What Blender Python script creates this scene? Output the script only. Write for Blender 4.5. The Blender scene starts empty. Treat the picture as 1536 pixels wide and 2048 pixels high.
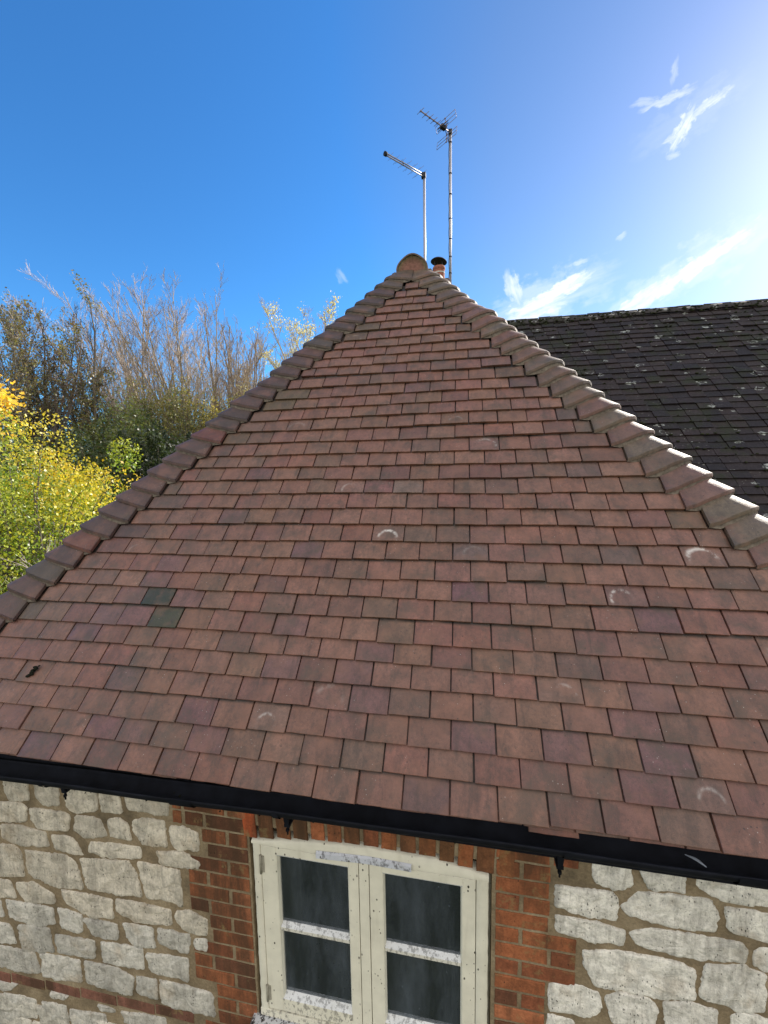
import bpy, math, random
import numpy as np
from mathutils import Vector, Matrix, noise as mn

D = bpy.data
SC = bpy.context.scene
COL = SC.collection
RAD = math.radians

# ------------------------------------------------------------------ camera
CAMP = Vector((0.0394, -1.3557, 1.2304))
YAW, PITCH, ROLL, FPX = -0.18717, -0.10513, -0.01735, 822.03
fwd = Vector((math.sin(YAW) * math.cos(PITCH), math.cos(YAW) * math.cos(PITCH), math.sin(PITCH)))
right0 = Vector((math.cos(YAW), -math.sin(YAW), 0))
up0 = right0.cross(fwd)
rt = right0 * math.cos(ROLL) + up0 * math.sin(ROLL)
upv = -right0 * math.sin(ROLL) + up0 * math.cos(ROLL)
cd = D.cameras.new('camera')
cam = D.objects.new('camera', cd)
COL.objects.link(cam)
m3 = Matrix((rt, upv, -fwd)).transposed()
cam.matrix_world = Matrix.Translation(CAMP) @ m3.to_4x4()
cd.sensor_fit = 'HORIZONTAL'
cd.sensor_width = 36.0
cd.lens = 36.0 * FPX / 1536.0
cd.clip_start = 0.05
cd.clip_end = 3000
SC.camera = cam

# ------------------------------------------------------------------ sun, sky, exposure
SUN_AZ, SUN_EL = 42.0, 28.0          # azimuth to the right of +Y
sd = D.lights.new('sun', 'SUN')
sd.energy = 4.8
sd.angle = RAD(0.55)
sd.color = (1.0, 0.93, 0.82)
sun = D.objects.new('sun', sd)
COL.objects.link(sun)
sdir = Vector((math.sin(RAD(SUN_AZ)) * math.cos(RAD(SUN_EL)), math.cos(RAD(SUN_AZ)) * math.cos(RAD(SUN_EL)), math.sin(RAD(SUN_EL))))
sun.rotation_euler = sdir.to_track_quat('Z', 'Y').to_euler()
SC.view_settings.view_transform = 'Standard'
SC.view_settings.look = 'None'
SC.view_settings.gamma = 1
SC.view_settings.exposure = 0.95
SC.view_settings.use_curve_mapping = False

W = D.worlds.new('World')
SC.world = W
W.use_nodes = True
wt = W.node_tree
for n in list(wt.nodes):
    wt.nodes.remove(n)


class NT:
    """small node helper"""
    def __init__(s, tree):
        s.t = tree

    def n(s, typ, **kw):
        nd = s.t.nodes.new(typ)
        ins = kw.pop('ins', {})
        for k, v in kw.items():
            setattr(nd, k, v)
        for k, v in ins.items():
            sock = nd.inputs[k]
            if isinstance(v, bpy.types.NodeSocket):
                s.t.links.new(v, sock)
            else:
                sock.default_value = v
        return nd

    def math(s, op, a, b=None, c=None, clamp=False):
        nd = s.t.nodes.new('ShaderNodeMath')
        nd.operation = op
        nd.use_clamp = clamp
        for i, v in enumerate((a, b, c)):
            if v is None:
                continue
            if isinstance(v, bpy.types.NodeSocket):
                s.t.links.new(v, nd.inputs[i])
            else:
                nd.inputs[i].default_value = v
        return nd.outputs[0]

    def noise(s, vec, scale, detail=4, rough=.55, dist=0.0):
        nd = s.n('ShaderNodeTexNoise', ins={'Scale': scale, 'Detail': detail, 'Roughness': rough, 'Distortion': dist})
        if vec is not None:
            s.t.links.new(vec, nd.inputs['Vector'])
        return nd.outputs['Fac']

    def ramp(s, fac, stops, interp='LINEAR'):
        nd = s.t.nodes.new('ShaderNodeValToRGB')
        nd.color_ramp.interpolation = interp
        cr = nd.color_ramp
        while len(cr.elements) < len(stops):
            cr.elements.new(0.5)
        for e, (p, c) in zip(cr.elements, stops):
            e.position = p
            e.color = (c, c, c, 1) if isinstance(c, (int, float)) else (*c, 1)
        s.t.links.new(fac, nd.inputs[0])
        return nd.outputs[0]

    def mix(s, fac, a, b, mode='MIX'):
        nd = s.t.nodes.new('ShaderNodeMix')
        nd.data_type = 'RGBA'
        nd.blend_type = mode
        nd.clamp_factor = True
        for sock, v in ((nd.inputs[0], fac), (nd.inputs[6], a), (nd.inputs[7], b)):
            if isinstance(v, bpy.types.NodeSocket):
                s.t.links.new(v, sock)
            elif isinstance(v, (int, float)):
                sock.default_value = v
            else:
                sock.default_value = (*v, 1)
        return nd.outputs[2]

    def mapping(s, vec, scale=(1, 1, 1), rot=(0, 0, 0), loc=(0, 0, 0)):
        nd = s.n('ShaderNodeMapping', ins={'Scale': scale, 'Rotation': rot, 'Location': loc})
        s.t.links.new(vec, nd.inputs['Vector'])
        return nd.outputs[0]


wn = NT(wt)
sky = wn.n('ShaderNodeTexSky', sky_type='NISHITA', sun_disc=False)
sky.sun_elevation = RAD(SUN_EL)
sky.sun_rotation = RAD(SUN_AZ)
sky.altitude = 0
sky.air_density = 1.0
sky.dust_density = 0.28
sky.ozone_density = 3.0
skyc = wn.n('ShaderNodeHueSaturation', ins={'Saturation': 1.12, 'Value': 1.0, 'Color': sky.outputs[0]}).outputs[0]

tc = wn.n('ShaderNodeTexCoord').outputs['Generated']


def pdir(x, y):
    d = rt * ((x - 768) / FPX) + upv * (-(y - 1024) / FPX) + fwd
    return d.normalized()


# wisps of cirrus: (centre, far end) give the direction, half length, half width (tan units), strength
CLOUDS = [
    ((1375, 545), (1465, 485), .135, .020, .95, 17, .0),
    ((1275, 602), (1440, 500), .085, .016, .8, 17, 1.3),
    ((1110, 585), (1190, 545), .105, .020, .9, 15, 2.1),
    ((1070, 618), (1150, 590), .085, .036, .9, 13, 3.3),
    ((1030, 580), (1050, 640), .050, .022, .7, 13, 4.4),
    ((1160, 525), (1180, 518), .018, .006, .4, 22, 5.2),
    ((1365, 258), (1382, 225), .036, .014, .75, 30, 6.1),
    ((1350, 275), (1380, 262), .022, .009, .5, 30, 9.1),
    ((1335, 198), (1365, 185), .044, .008, .5, 26, 7.1),
    ((1420, 205), (1450, 182), .036, .009, .65, 28, 8.2),
    ((1290, 205), (1330, 196), .026, .006, .3, 26, 8.7),
    ((1345, 312), (1360, 308), .014, .005, .35, 26, 2.7),
    ((1243, 473), (1252, 467), .012, .006, .3, 26, 2.9),
    ((1350, 140), (1353, 125), .020, .006, .3, 26, 3.9),
    ((683, 553), (690, 565), .020, .012, .22, 18, 9.9),
    ((1090, 600), (1190, 560), .16, .060, .35, 9, 11.3),
    ((1350, 560), (1465, 490), .19, .045, .30, 9, 12.1),
    ((1375, 235), (1440, 195), .09, .035, .10, 14, 13.4),
]
mask = None
nrm = wn.n('ShaderNodeVectorMath', operation='NORMALIZE', ins={0: tc}).outputs[0]
# thin veil of high haze round the sun takes the blue out of the sky there
sdot = wn.n('ShaderNodeVectorMath', operation='DOT_PRODUCT', ins={0: nrm, 1: sdir}).outputs['Value']
veil = wn.ramp(sdot, [(.66, (.50, .96, 1.25)), (.84, (.82, .90, 1.00)), (.97, (.90, .88, .95))])
skyc = wn.mix(1.0, skyc, veil, 'MULTIPLY')
for c0, c1, hl, hw, st, fs, sd_ in CLOUDS:
    d0 = pdir(*c0)
    d1 = pdir(*c1)
    ax = (d1 - d0 * d0.dot(d1)).normalized()
    ay = d0.cross(ax)
    u = wn.n('ShaderNodeVectorMath', operation='DOT_PRODUCT', ins={0: nrm, 1: ax}).outputs['Value']
    v = wn.n('ShaderNodeVectorMath', operation='DOT_PRODUCT', ins={0: nrm, 1: ay}).outputs['Value']
    w = wn.n('ShaderNodeVectorMath', operation='DOT_PRODUCT', ins={0: nrm, 1: d0}).outputs['Value']
    cv = wn.n('ShaderNodeCombineXYZ', ins={0: u, 1: v, 2: sd_}).outputs[0]
    cvs = wn.mapping(cv, scale=(fs * .8, fs * 4.2, 1))
    nz = wn.noise(cvs, 1.6, 7, .62, .35)
    nz2 = wn.noise(wn.mapping(cv, scale=(fs * 3.0, fs * 3.6, 1), loc=(3, 1, 0)), 1.0, 5, .6)
    wv = wn.math('MULTIPLY', wn.math('SUBTRACT', nz2, .5), hw * 2.2)
    vv = wn.math('ADD', v, wv)
    r2 = wn.math('ADD', wn.math('POWER', wn.math('DIVIDE', u, hl), 2.0),
                 wn.math('POWER', wn.math('DIVIDE', wn.math('ABSOLUTE', vv), hw), 2.0))
    fall = wn.math('SUBTRACT', 1.0, r2, clamp=True)
    dens = wn.math('MULTIPLY', wn.math('SUBTRACT', wn.math('ADD', nz, wn.math('MULTIPLY', fall, .50)), .57), 2.1, clamp=True)
    mk = wn.math('MULTIPLY', wn.math('MULTIPLY', dens, wn.math('MULTIPLY', fall, 1.8, clamp=True)), st)
    mk = wn.math('MULTIPLY', mk, wn.math('GREATER_THAN', w, 0.0))
    mask = mk if mask is None else wn.math('MAXIMUM', mask, mk)
cloudc = wn.mix(mask, skyc, (6.2, 6.5, 6.9))
# unseen bank of bright cloud behind the photographer, added to fill the shaded faces
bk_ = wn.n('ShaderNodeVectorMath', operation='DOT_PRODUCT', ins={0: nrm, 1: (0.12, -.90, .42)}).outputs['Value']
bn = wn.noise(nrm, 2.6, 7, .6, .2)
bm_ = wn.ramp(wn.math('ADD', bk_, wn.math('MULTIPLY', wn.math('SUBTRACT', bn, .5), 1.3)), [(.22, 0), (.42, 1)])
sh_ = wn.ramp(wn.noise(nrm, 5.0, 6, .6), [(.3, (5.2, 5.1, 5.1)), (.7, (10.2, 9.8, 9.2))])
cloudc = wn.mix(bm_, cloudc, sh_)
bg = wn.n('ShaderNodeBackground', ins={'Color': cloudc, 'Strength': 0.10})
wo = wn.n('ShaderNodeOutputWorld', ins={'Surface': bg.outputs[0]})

random.seed(7)
RNG = np.random.default_rng(7)


# ------------------------------------------------------------------ mesh helpers
def link(o, parent=None):
    COL.objects.link(o)
    if parent is not None:
        o.parent = parent
    return o


def tag(o, label=None, cat=None, group=None, kind=None):
    if label:
        o['label'] = label
    if cat:
        o['category'] = cat
    if group:
        o['group'] = group
    if kind:
        o['kind'] = kind
    return o


def empty(name, loc=(0, 0, 0), parent=None):
    o = D.objects.new(name, None)
    o.location = loc
    o.empty_display_size = .1
    return link(o, parent)


class MB:
    """collects verts / faces / colours, builds one mesh object"""
    def __init__(s):
        s.v = []
        s.f = []
        s.c = []
        s.sm = []
        s.uv = []
        s.mi = []

    def add(s, vs, fs, col=(1, 1, 1, 1), smooth=False, uv=None, mi=0):
        b = len(s.v)
        s.v.extend([tuple(p) for p in vs])
        if isinstance(col, list):
            s.c.extend(col)
        else:
            s.c.extend([col] * len(vs))
        s.uv.extend(uv if uv is not None else [(0, 0)] * len(vs))
        for i, f in enumerate(fs):
            s.f.append([b + q for q in f])
            s.sm.append(smooth if isinstance(smooth, bool) else smooth[i])
            s.mi.append(mi)

    def box(s, lo, hi, col=(1, 1, 1, 1), mi=0, M=None):
        x0, y0, z0 = lo
        x1, y1, z1 = hi
        vs = [(x0, y0, z0), (x1, y0, z0), (x1, y1, z0), (x0, y1, z0), (x0, y0, z1), (x1, y0, z1), (x1, y1, z1), (x0, y1, z1)]
        if M is not None:
            vs = [tuple(M @ Vector(p)) for p in vs]
        s.add(vs, [(0, 3, 2, 1), (4, 5, 6, 7), (0, 1, 5, 4), (1, 2, 6, 5), (2, 3, 7, 6), (3, 0, 4, 7)], col, mi=mi)

    def bbox_(s, lo, hi, bv, col=(1, 1, 1, 1), mi=0):
        """box with chamfered edges (bevel bv)"""
        import bmesh
        bm = bmesh.new()
        bmesh.ops.create_cube(bm, size=1)
        for v in bm.verts:
            v.co = Vector([lo[i] + (v.co[i] + .5) * (hi[i] - lo[i]) for i in range(3)])
        bmesh.ops.bevel(bm, geom=list(bm.edges), offset=bv, segments=2, affect='EDGES', profile=.6)
        s.add([v.co[:] for v in bm.verts], [[v.index for v in f.verts] for f in bm.faces], col, smooth=False, mi=mi)
        bm.free()

    def tube(s, pts, rad, n=8, col=(1, 1, 1, 1), cap=True, mi=0, smooth=True):
        pts = [Vector(p) for p in pts]
        if not isinstance(rad, (list, tuple)):
            rad = [rad] * len(pts)
        vs = []
        fs = []
        prev = None
        for i, p in enumerate(pts):
            a = pts[max(i - 1, 0)]
            b = pts[min(i + 1, len(pts) - 1)]
            t = (b - a).normalized()
            ref = Vector((0, 0, 1)) if abs(t.z) < .9 else Vector((1, 0, 0))
            if prev is None:
                x = t.cross(ref).normalized()
            else:
                x = (prev - t * prev.dot(t)).normalized()
            prev = x
            y = t.cross(x)
            for k in range(n):
                an = 2 * math.pi * k / n
                vs.append(p + (x * math.cos(an) + y * math.sin(an)) * rad[i])
        for i in range(len(pts) - 1):
            for k in range(n):
                fs.append((i * n + k, i * n + (k + 1) % n, (i + 1) * n + (k + 1) % n, (i + 1) * n + k))
        sm = [smooth] * len(fs)
        if cap:
            fs.append(tuple(range(n))[::-1])
            fs.append(tuple((len(pts) - 1) * n + k for k in range(n)))
            sm += [False, False]
        s.add(vs, fs, col, sm, mi=mi)

    def lathe(s, prof, c=(0, 0, 0), n=24, col=(1, 1, 1, 1), mi=0, M=None):
        vs = []
        fs = []
        for (r, z) in prof:
            for k in range(n):
                an = 2 * math.pi * k / n
                p = Vector((c[0] + r * math.cos(an), c[1] + r * math.sin(an), c[2] + z))
                if M is not None:
                    p = M @ p
                vs.append(p)
        for i in range(len(prof) - 1):
            for k in range(n):
                fs.append((i * n + k, i * n + (k + 1) % n, (i + 1) * n + (k + 1) % n, (i + 1) * n + k))
        s.add(vs, fs, col, True, mi=mi)

    def build(s, name, mats, parent=None):
        me = D.meshes.new(name)
        me.from_pydata(s.v, [], s.f)
        me.polygons.foreach_set('use_smooth', s.sm)
        if not isinstance(mats, (list, tuple)):
            mats = [mats]
        for m in mats:
            me.materials.append(m)
        if len(mats) > 1:
            me.polygons.foreach_set('material_index', s.mi)
        at = me.color_attributes.new('Col', 'FLOAT_COLOR', 'POINT')
        at.data.foreach_set('color', np.array(s.c, dtype=np.float32).ravel())
        ul = me.uv_layers.new(name='UVMap')
        li = np.empty(len(me.loops), dtype=np.int32)
        me.loops.foreach_get('vertex_index', li)
        ul.data.foreach_set('uv', np.array(s.uv, dtype=np.float32)[li].ravel())
        me.update()
        return link(D.objects.new(name, me), parent)


# ------------------------------------------------------------------ materials
def newmat(name):
    m = D.materials.new(name)
    m.use_nodes = True
    t = m.node_tree
    for n in list(t.nodes):
        t.nodes.remove(n)
    return m, NT(t)


def finish(nt, base, rough=.8, spec=.3, bump=None, bstr=.3, bdist=.01, metal=0.0, extra=None):
    p = nt.n('ShaderNodeBsdfPrincipled')
    for k, v in (('Base Color', base), ('Roughness', rough), ('Specular IOR Level', spec), ('Metallic', metal)):
        if isinstance(v, bpy.types.NodeSocket):
            nt.t.links.new(v, p.inputs[k])
        elif k == 'Base Color':
            p.inputs[k].default_value = (*v, 1)
        else:
            p.inputs[k].default_value = v
    if extra:
        for k, v in extra.items():
            p.inputs[k].default_value = v
    if bump is not None:
        b = nt.n('ShaderNodeBump', ins={'Strength': bstr, 'Distance': bdist, 'Height': bump})
        nt.t.links.new(b.outputs[0], p.inputs['Normal'])
    nt.n('ShaderNodeOutputMaterial', ins={'Surface': p.outputs[0]})
    return p


def objco(nt):
    return nt.n('ShaderNodeTexCoord').outputs['Object']


def attr(nt, name='Col'):
    return nt.n('ShaderNodeAttribute', attribute_name=name)


def mat_clay():
    """plain clay tiles: colour from the tile, mottling, dark pitting, white lime flecks and rings"""
    m, nt = newmat('clay_tile')
    co = objco(nt)
    a = attr(nt)
    n1 = nt.noise(co, 14, 5, .6)
    n2 = nt.noise(co, 75, 5, .65)
    n3 = nt.noise(co, 420, 3, .6)
    base = nt.mix(1.0, a.outputs['Color'], nt.ramp(n1, [(.3, .74), (.7, 1.22)]), 'MULTIPLY')
    base = nt.mix(1.0, base, nt.ramp(n2, [(.28, .66), (.5, 1.0), (.72, 1.22)]), 'MULTIPLY')
    base = nt.mix(1.0, base, nt.ramp(n3, [(.25, .72), (.75, 1.22)]), 'MULTIPLY')
    base = nt.mix(1.0, base, (.88, .80, .79), 'MULTIPLY')
    # grey-green film of algae in patches
    alg = nt.ramp(nt.noise(co, 6.5, 7, .7), [(.50, 0), (.64, .6)])
    base = nt.mix(alg, base, (.064, .048, .036))
    soot = nt.ramp(nt.noise(nt.mapping(co, scale=(24, 8, 8)), 1.0, 6, .7, .4), [(.50, 0), (.68, .55)])
    base = nt.mix(soot, base, (.042, .029, .024))
    moss = nt.ramp(nt.noise(co, 31, 6, .8), [(.64, 0), (.69, .8)])
    base = nt.mix(moss, base, (.035, .034, .018))
    warm = nt.ramp(nt.noise(nt.mapping(co, loc=(9, 2, 5)), 9, 5, .6), [(.50, 0), (.66, .4)])
    base = nt.mix(warm, base, (.20, .092, .06))
    # dark pits
    vor = nt.n('ShaderNodeTexVoronoi', ins={'Scale': 46.0, 'Vector': nt.mapping(co, scale=(1, 1.2, 1))})
    dk = nt.math('MULTIPLY', nt.ramp(vor.outputs['Distance'], [(.07, 1), (.17, 0)]), nt.ramp(nt.noise(co, 20, 3), [(.52, 0), (.62, .8)]))
    base = nt.mix(dk, base, (.028, .02, .018))
    # white flecks
    vor2 = nt.n('ShaderNodeTexVoronoi', ins={'Scale': 60.0, 'Vector': nt.mapping(co, loc=(3, 7, 1))})
    wf = nt.math('MULTIPLY', nt.ramp(vor2.outputs['Distance'], [(.05, 1), (.12, 0)]), nt.ramp(nt.noise(co, 9, 3), [(.54, 0), (.62, .75)]))
    base = nt.mix(wf, base, (.46, .42, .38))
    # lime rings on some tiles, strength in the alpha of the tile colour
    uv = nt.n('ShaderNodeUVMap').outputs[0]
    sep = nt.n('ShaderNodeSeparateXYZ', ins={0: uv})
    rr = nt.math('SQRT', nt.math('ADD', nt.math('POWER', sep.outputs[0], 2.0), nt.math('POWER', sep.outputs[1], 2.0)))
    wob = nt.math('MULTIPLY', nt.math('SUBTRACT', nt.noise(co, 30, 3), .5), .01)
    ring = nt.ramp(nt.math('ABSOLUTE', nt.math('SUBTRACT', nt.math('ADD', rr, wob), .047)), [(.001, 1), (.010, 0)])
    ring = nt.math('MULTIPLY', ring, nt.ramp(nt.math('ADD', sep.outputs[1], nt.math('MULTIPLY', wob, 4.0)), [(-.0, .05), (.02, 1)]))
    ringn = nt.ramp(nt.noise(co, 22, 5, .7), [(.42, 0), (.58, 1)])
    ra = nt.math('MULTIPLY', nt.math('MULTIPLY', ring, ringn), nt.math('SUBTRACT', 1.0, a.outputs['Alpha'], clamp=True))
    base = nt.mix(ra, base, (.62, .58, .54))
    bump = nt.math('ADD', nt.math('MULTIPLY', n2, .6), nt.math('ADD', nt.math('MULTIPLY', n3, .35), nt.math('MULTIPLY', dk, -.4)))
    finish(nt, base, nt.ramp(n2, [(.3, .50), (.7, .68)]), .55, bump, .5, .004)
    return m


def mat_dark_tile():
    m, nt = newmat('dark_tile')
    co = objco(nt)
    a = attr(nt)
    n1 = nt.noise(co, 3.2, 5, .6)
    n2 = nt.noise(co, 40, 5, .65)
    base = nt.mix(1.0, a.outputs['Color'], nt.ramp(n2, [(.3, .6), (.7, 1.35)]), 'MULTIPLY')
    moss = nt.ramp(nt.noise(co, 3.0, 7, .7), [(.50, 0), (.62, .85)])
    base = nt.mix(moss, base, (.022, .026, .014))
    # lichen: pale rosettes
    wv = nt.n('ShaderNodeVectorMath', operation='SCALE', ins={0: nt.n('ShaderNodeTexNoise', ins={'Scale': 18.0, 'Vector': co}).outputs['Color'], 'Scale': .13}).outputs[0]
    cw = nt.n('ShaderNodeVectorMath', operation='ADD', ins={0: nt.mapping(co, scale=(1, 1.7, 1.7)), 1: wv}).outputs[0]
    vor = nt.n('ShaderNodeTexVoronoi', ins={'Scale': 5.2, 'Vector': cw})
    sepc = nt.n('ShaderNodeSeparateColor', ins={0: vor.outputs['Color']})
    rad = nt.math('ADD', nt.math('MULTIPLY', sepc.outputs[0], .22), .08)
    dd = nt.math('SUBTRACT', vor.outputs['Distance'], rad)
    rim = nt.ramp(nt.math('ABSOLUTE', dd), [(.01, 1), (.06, 0)])
    full = nt.ramp(dd, [(.0, 1), (.03, 0)])
    sel = nt.math('GREATER_THAN', sepc.outputs[1], .38)
    filled = nt.math('GREATER_THAN', sepc.outputs[2], .55)
    sh = nt.math('ADD', nt.math('MULTIPLY', rim, nt.math('SUBTRACT', 1.0, filled)), nt.math('MULTIPLY', full, filled), clamp=True)
    lf = nt.math('MULTIPLY', nt.math('MULTIPLY', sh, sel), nt.ramp(nt.noise(nt.mapping(co, scale=(.7, 1, 1)), 22, 6, .8), [(.44, 0), (.56, .8)]))
    base = nt.mix(lf, base, (.42, .45, .42))
    vor3 = nt.n('ShaderNodeTexVoronoi', ins={'Scale': 17.0, 'Vector': cw})
    sp = nt.math('MULTIPLY', nt.ramp(vor3.outputs['Distance'], [(.10, .8), (.22, 0)]), nt.ramp(nt.noise(co, 4.5, 4), [(.52, 0), (.66, .8)]))
    base = nt.mix(sp, base, (.30, .31, .28))
    finish(nt, base, .85, .3, nt.math('ADD', n2, nt.math('MULTIPLY', moss, 1.0)), .6, .01)
    return m


def mat_mortar():
    m, nt = newmat('mortar')
    co = objco(nt)
    n1 = nt.noise(co, 7, 6, .65)
    n2 = nt.noise(co, 90, 4, .65)
    base = nt.ramp(n1, [(.28, (.12, .095, .062)), (.5, (.235, .18, .112)), (.72, (.34, .275, .18))])
    base = nt.mix(1.0, base, nt.ramp(n2, [(.25, .7), (.75, 1.25)]), 'MULTIPLY')
    finish(nt, base, .95, .15, nt.math('ADD', nt.math('MULTIPLY', n1, 1.5), n2), .6, .006)
    return m


def streaks(nt, co, sc=9.0, lo=.5, hi=.68):
    st = nt.noise(nt.mapping(co, scale=(sc, sc, sc * .16)), 1.0, 6, .7, .3)
    return nt.ramp(st, [(lo, 0), (hi, 1)])


def mat_stone():
    m, nt = newmat('limewashed_stone')
    co = objco(nt)
    a = attr(nt)
    n1 = nt.noise(co, 16, 6, .65)
    n2 = nt.noise(co, 85, 5, .7)
    n3 = nt.noise(nt.mapping(co, scale=(60, 60, 9)), 1.0, 5, .7)
    base = nt.mix(1.0, a.outputs['Color'], nt.ramp(n1, [(.28, .62), (.55, 1.0), (.75, 1.12)]), 'MULTIPLY')
    base = nt.mix(nt.ramp(nt.noise(nt.mapping(co, loc=(4, 4, 4)), 6, 5, .6), [(.55, 0), (.7, .45)]), base, (.38, .28, .17))
    base = nt.mix(1.0, base, nt.ramp(n2, [(.3, .70), (.52, 1.0), (.8, 1.1)]), 'MULTIPLY')
    base = nt.mix(nt.ramp(n3, [(.52, 0), (.72, .55)]), base, (.20, .18, .15))
    base = nt.mix(nt.math('MULTIPLY', streaks(nt, co), .55), base, (.13, .12, .10))
    vor = nt.n('ShaderNodeTexVoronoi', ins={'Scale': 95.0, 'Vector': nt.mapping(co, scale=(1, 1, .45))})
    dk = nt.math('MULTIPLY', nt.ramp(vor.outputs['Distance'], [(.11, 1), (.22, 0)]), nt.ramp(nt.noise(co, 14, 5, .7), [(.47, 0), (.58, .95)]))
    base = nt.mix(dk, base, (.03, .026, .02))
    finish(nt, base, .92, .2, nt.math('ADD', n1, nt.math('ADD', nt.math('MULTIPLY', n2, .7), nt.math('MULTIPLY', dk, -.8))), .75, .012)
    return m


def mat_brick():
    m, nt = newmat('red_brick')
    co = objco(nt)
    a = attr(nt)
    n1 = nt.noise(co, 22, 5, .6)
    n2 = nt.noise(co, 120, 4, .7)
    base = nt.mix(1.0, a.outputs['Color'], nt.ramp(n1, [(.3, .72), (.7, 1.2)]), 'MULTIPLY')
    base = nt.mix(1.0, base, nt.ramp(n2, [(.3, .75), (.7, 1.2)]), 'MULTIPLY')
    base = nt.mix(nt.math('MULTIPLY', streaks(nt, co, 7.0, .42, .62), .8), base, (.065, .038, .022))
    # khaki lime smears
    base = nt.mix(nt.ramp(nt.noise(co, 13, 6, .7), [(.58, 0), (.70, .7)]), base, (.25, .19, .085))
    vor = nt.n('ShaderNodeTexVoronoi', ins={'Scale': 55.0, 'Vector': nt.mapping(co, scale=(1, 1, .6))})
    dk = nt.math('MULTIPLY', nt.ramp(vor.outputs['Distance'], [(.08, 1), (.18, 0)]), nt.ramp(nt.noise(co, 9, 4), [(.50, 0), (.60, .9)]))
    base = nt.mix(dk, base, (.02, .014, .01))
    finish(nt, base, .9, .2, nt.math('ADD', n1, nt.math('MULTIPLY', n2, .7)), .6, .006)
    return m


def mat_cream():
    m, nt = newmat('cream_paint')
    co = objco(nt)
    a = attr(nt)
    n1 = nt.noise(co, 12, 5, .6)
    n2 = nt.noise(co, 160, 3, .6)
    base = nt.mix(1.0, a.outputs['Color'], nt.ramp(n1, [(.3, .88), (.7, 1.05)]), 'MULTIPLY')
    # mould specks, more of them where alpha is low
    vor = nt.n('ShaderNodeTexVoronoi', ins={'Scale': 58.0, 'Vector': nt.mapping(co, scale=(1.2, 1.2, .75))})
    vs = nt.n('ShaderNodeSeparateColor', ins={0: vor.outputs['Color']})
    r = nt.math('MULTIPLY', nt.math('POWER', vs.outputs[0], 2.0), .26)
    inside = nt.ramp(nt.math('SUBTRACT', vor.outputs['Distance'], r), [(.0, 1), (.05, 0)])
    dens = nt.ramp(nt.noise(co, 8, 3), [(.46, 0), (.56, 1)])
    dk = nt.math('MULTIPLY', nt.math('MULTIPLY', inside, nt.math('GREATER_THAN', vs.outputs[1], .62)), dens)
    base = nt.mix(dk, base, (.035, .03, .022))
    heavy = nt.math('SUBTRACT', 1.0, a.outputs['Alpha'], clamp=True)
    fl = nt.ramp(nt.noise(nt.mapping(co, scale=(55, 55, 30)), 1.0, 5, .75), [(.52, 0), (.57, 1)])
    base = nt.mix(nt.math('MULTIPLY', fl, heavy), base, (.03, .026, .025))
    base = nt.mix(nt.math('MULTIPLY', streaks(nt, co, 14.0, .55, .75), .25), base, (.36, .32, .22))
    finish(nt, base, .55, .35, nt.math('ADD', nt.math('MULTIPLY', n2, .4), nt.math('MULTIPLY', fl, nt.math('MULTIPLY', heavy, -1.0))), .3, .004)
    return m


def mat_simple(name, col, rough=.6, spec=.4, metal=0.0, nscale=30.0, amt=.25, bstr=.2, bdist=.003):
    m, nt = newmat(name)
    co = objco(nt)
    n1 = nt.noise(co, nscale, 5, .6)
    base = nt.mix(1.0, col, nt.ramp(n1, [(.3, 1 - amt), (.7, 1 + amt)]), 'MULTIPLY')
    finish(nt, base, rough, spec, n1, bstr, bdist, metal)
    return m


def mat_vcol(name, rough=.85, nscale=25.0, amt=.25):
    m, nt = newmat(name)
    co = objco(nt)
    n1 = nt.noise(co, nscale, 5, .65)
    base = nt.mix(1.0, attr(nt).outputs['Color'], nt.ramp(n1, [(.3, 1 - amt), (.7, 1 + amt)]), 'MULTIPLY')
    finish(nt, base, rough, .25, n1, .4, .006)
    return m


def mat_glass():
    m, nt = newmat('window_glass')
    co = objco(nt)
    g = nt.n('ShaderNodeBsdfGlossy', ins={'Color': (.9, .95, 1, 1), 'Roughness': .03})
    tr = nt.n('ShaderNodeBsdfTransparent', ins={'Color': (.62, .66, .68, 1)})
    df = nt.n('ShaderNodeBsdfDiffuse', ins={'Color': (.26, .31, .38, 1)})  # bluish film: dirt plus reflections put into the colour
    fr = nt.n('ShaderNodeFresnel', ins={'IOR': 2.0})
    mx = nt.n('ShaderNodeMixShader', ins={0: fr.outputs[0], 1: tr.outputs[0], 2: g.outputs[0]})
    dirt_reflection = nt.ramp(nt.noise(nt.mapping(co, scale=(9, 9, 2.2)), 1.0, 6, .7), [(.40, .07), (.8, .26)])
    sp = nt.ramp(nt.n('ShaderNodeTexVoronoi', ins={'Scale': 26.0, 'Vector': co}).outputs['Distance'], [(.03, .6), (.07, 0)])
    dm = nt.math('MAXIMUM', dirt_reflection, sp)
    mx2 = nt.n('ShaderNodeMixShader', ins={0: dm, 1: mx.outputs[0], 2: df.outputs[0]})
    nt.n('ShaderNodeOutputMaterial', ins={'Surface': mx2.outputs[0]})
    return m


def mat_leaf(name='leaf'):
    m, nt = newmat(name)
    a = attr(nt)
    df = nt.n('ShaderNodeBsdfDiffuse', ins={'Color': a.outputs['Color']})
    tcol = nt.mix(1.0, a.outputs['Color'], (1.25, 1.15, .55), 'MULTIPLY')
    tr = nt.n('ShaderNodeBsdfTranslucent', ins={'Color': tcol})
    gl = nt.n('ShaderNodeBsdfGlossy', ins={'Color': (.8, .8, .8, 1), 'Roughness': .45})
    mx = nt.n('ShaderNodeMixShader', ins={0: .45, 1: df.outputs[0], 2: tr.outputs[0]})
    mx2 = nt.n('ShaderNodeMixShader', ins={0: .05, 1: mx.outputs[0], 2: gl.outputs[0]})
    nt.n('ShaderNodeOutputMaterial', ins={'Surface': mx2.outputs[0]})
    return m


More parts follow.
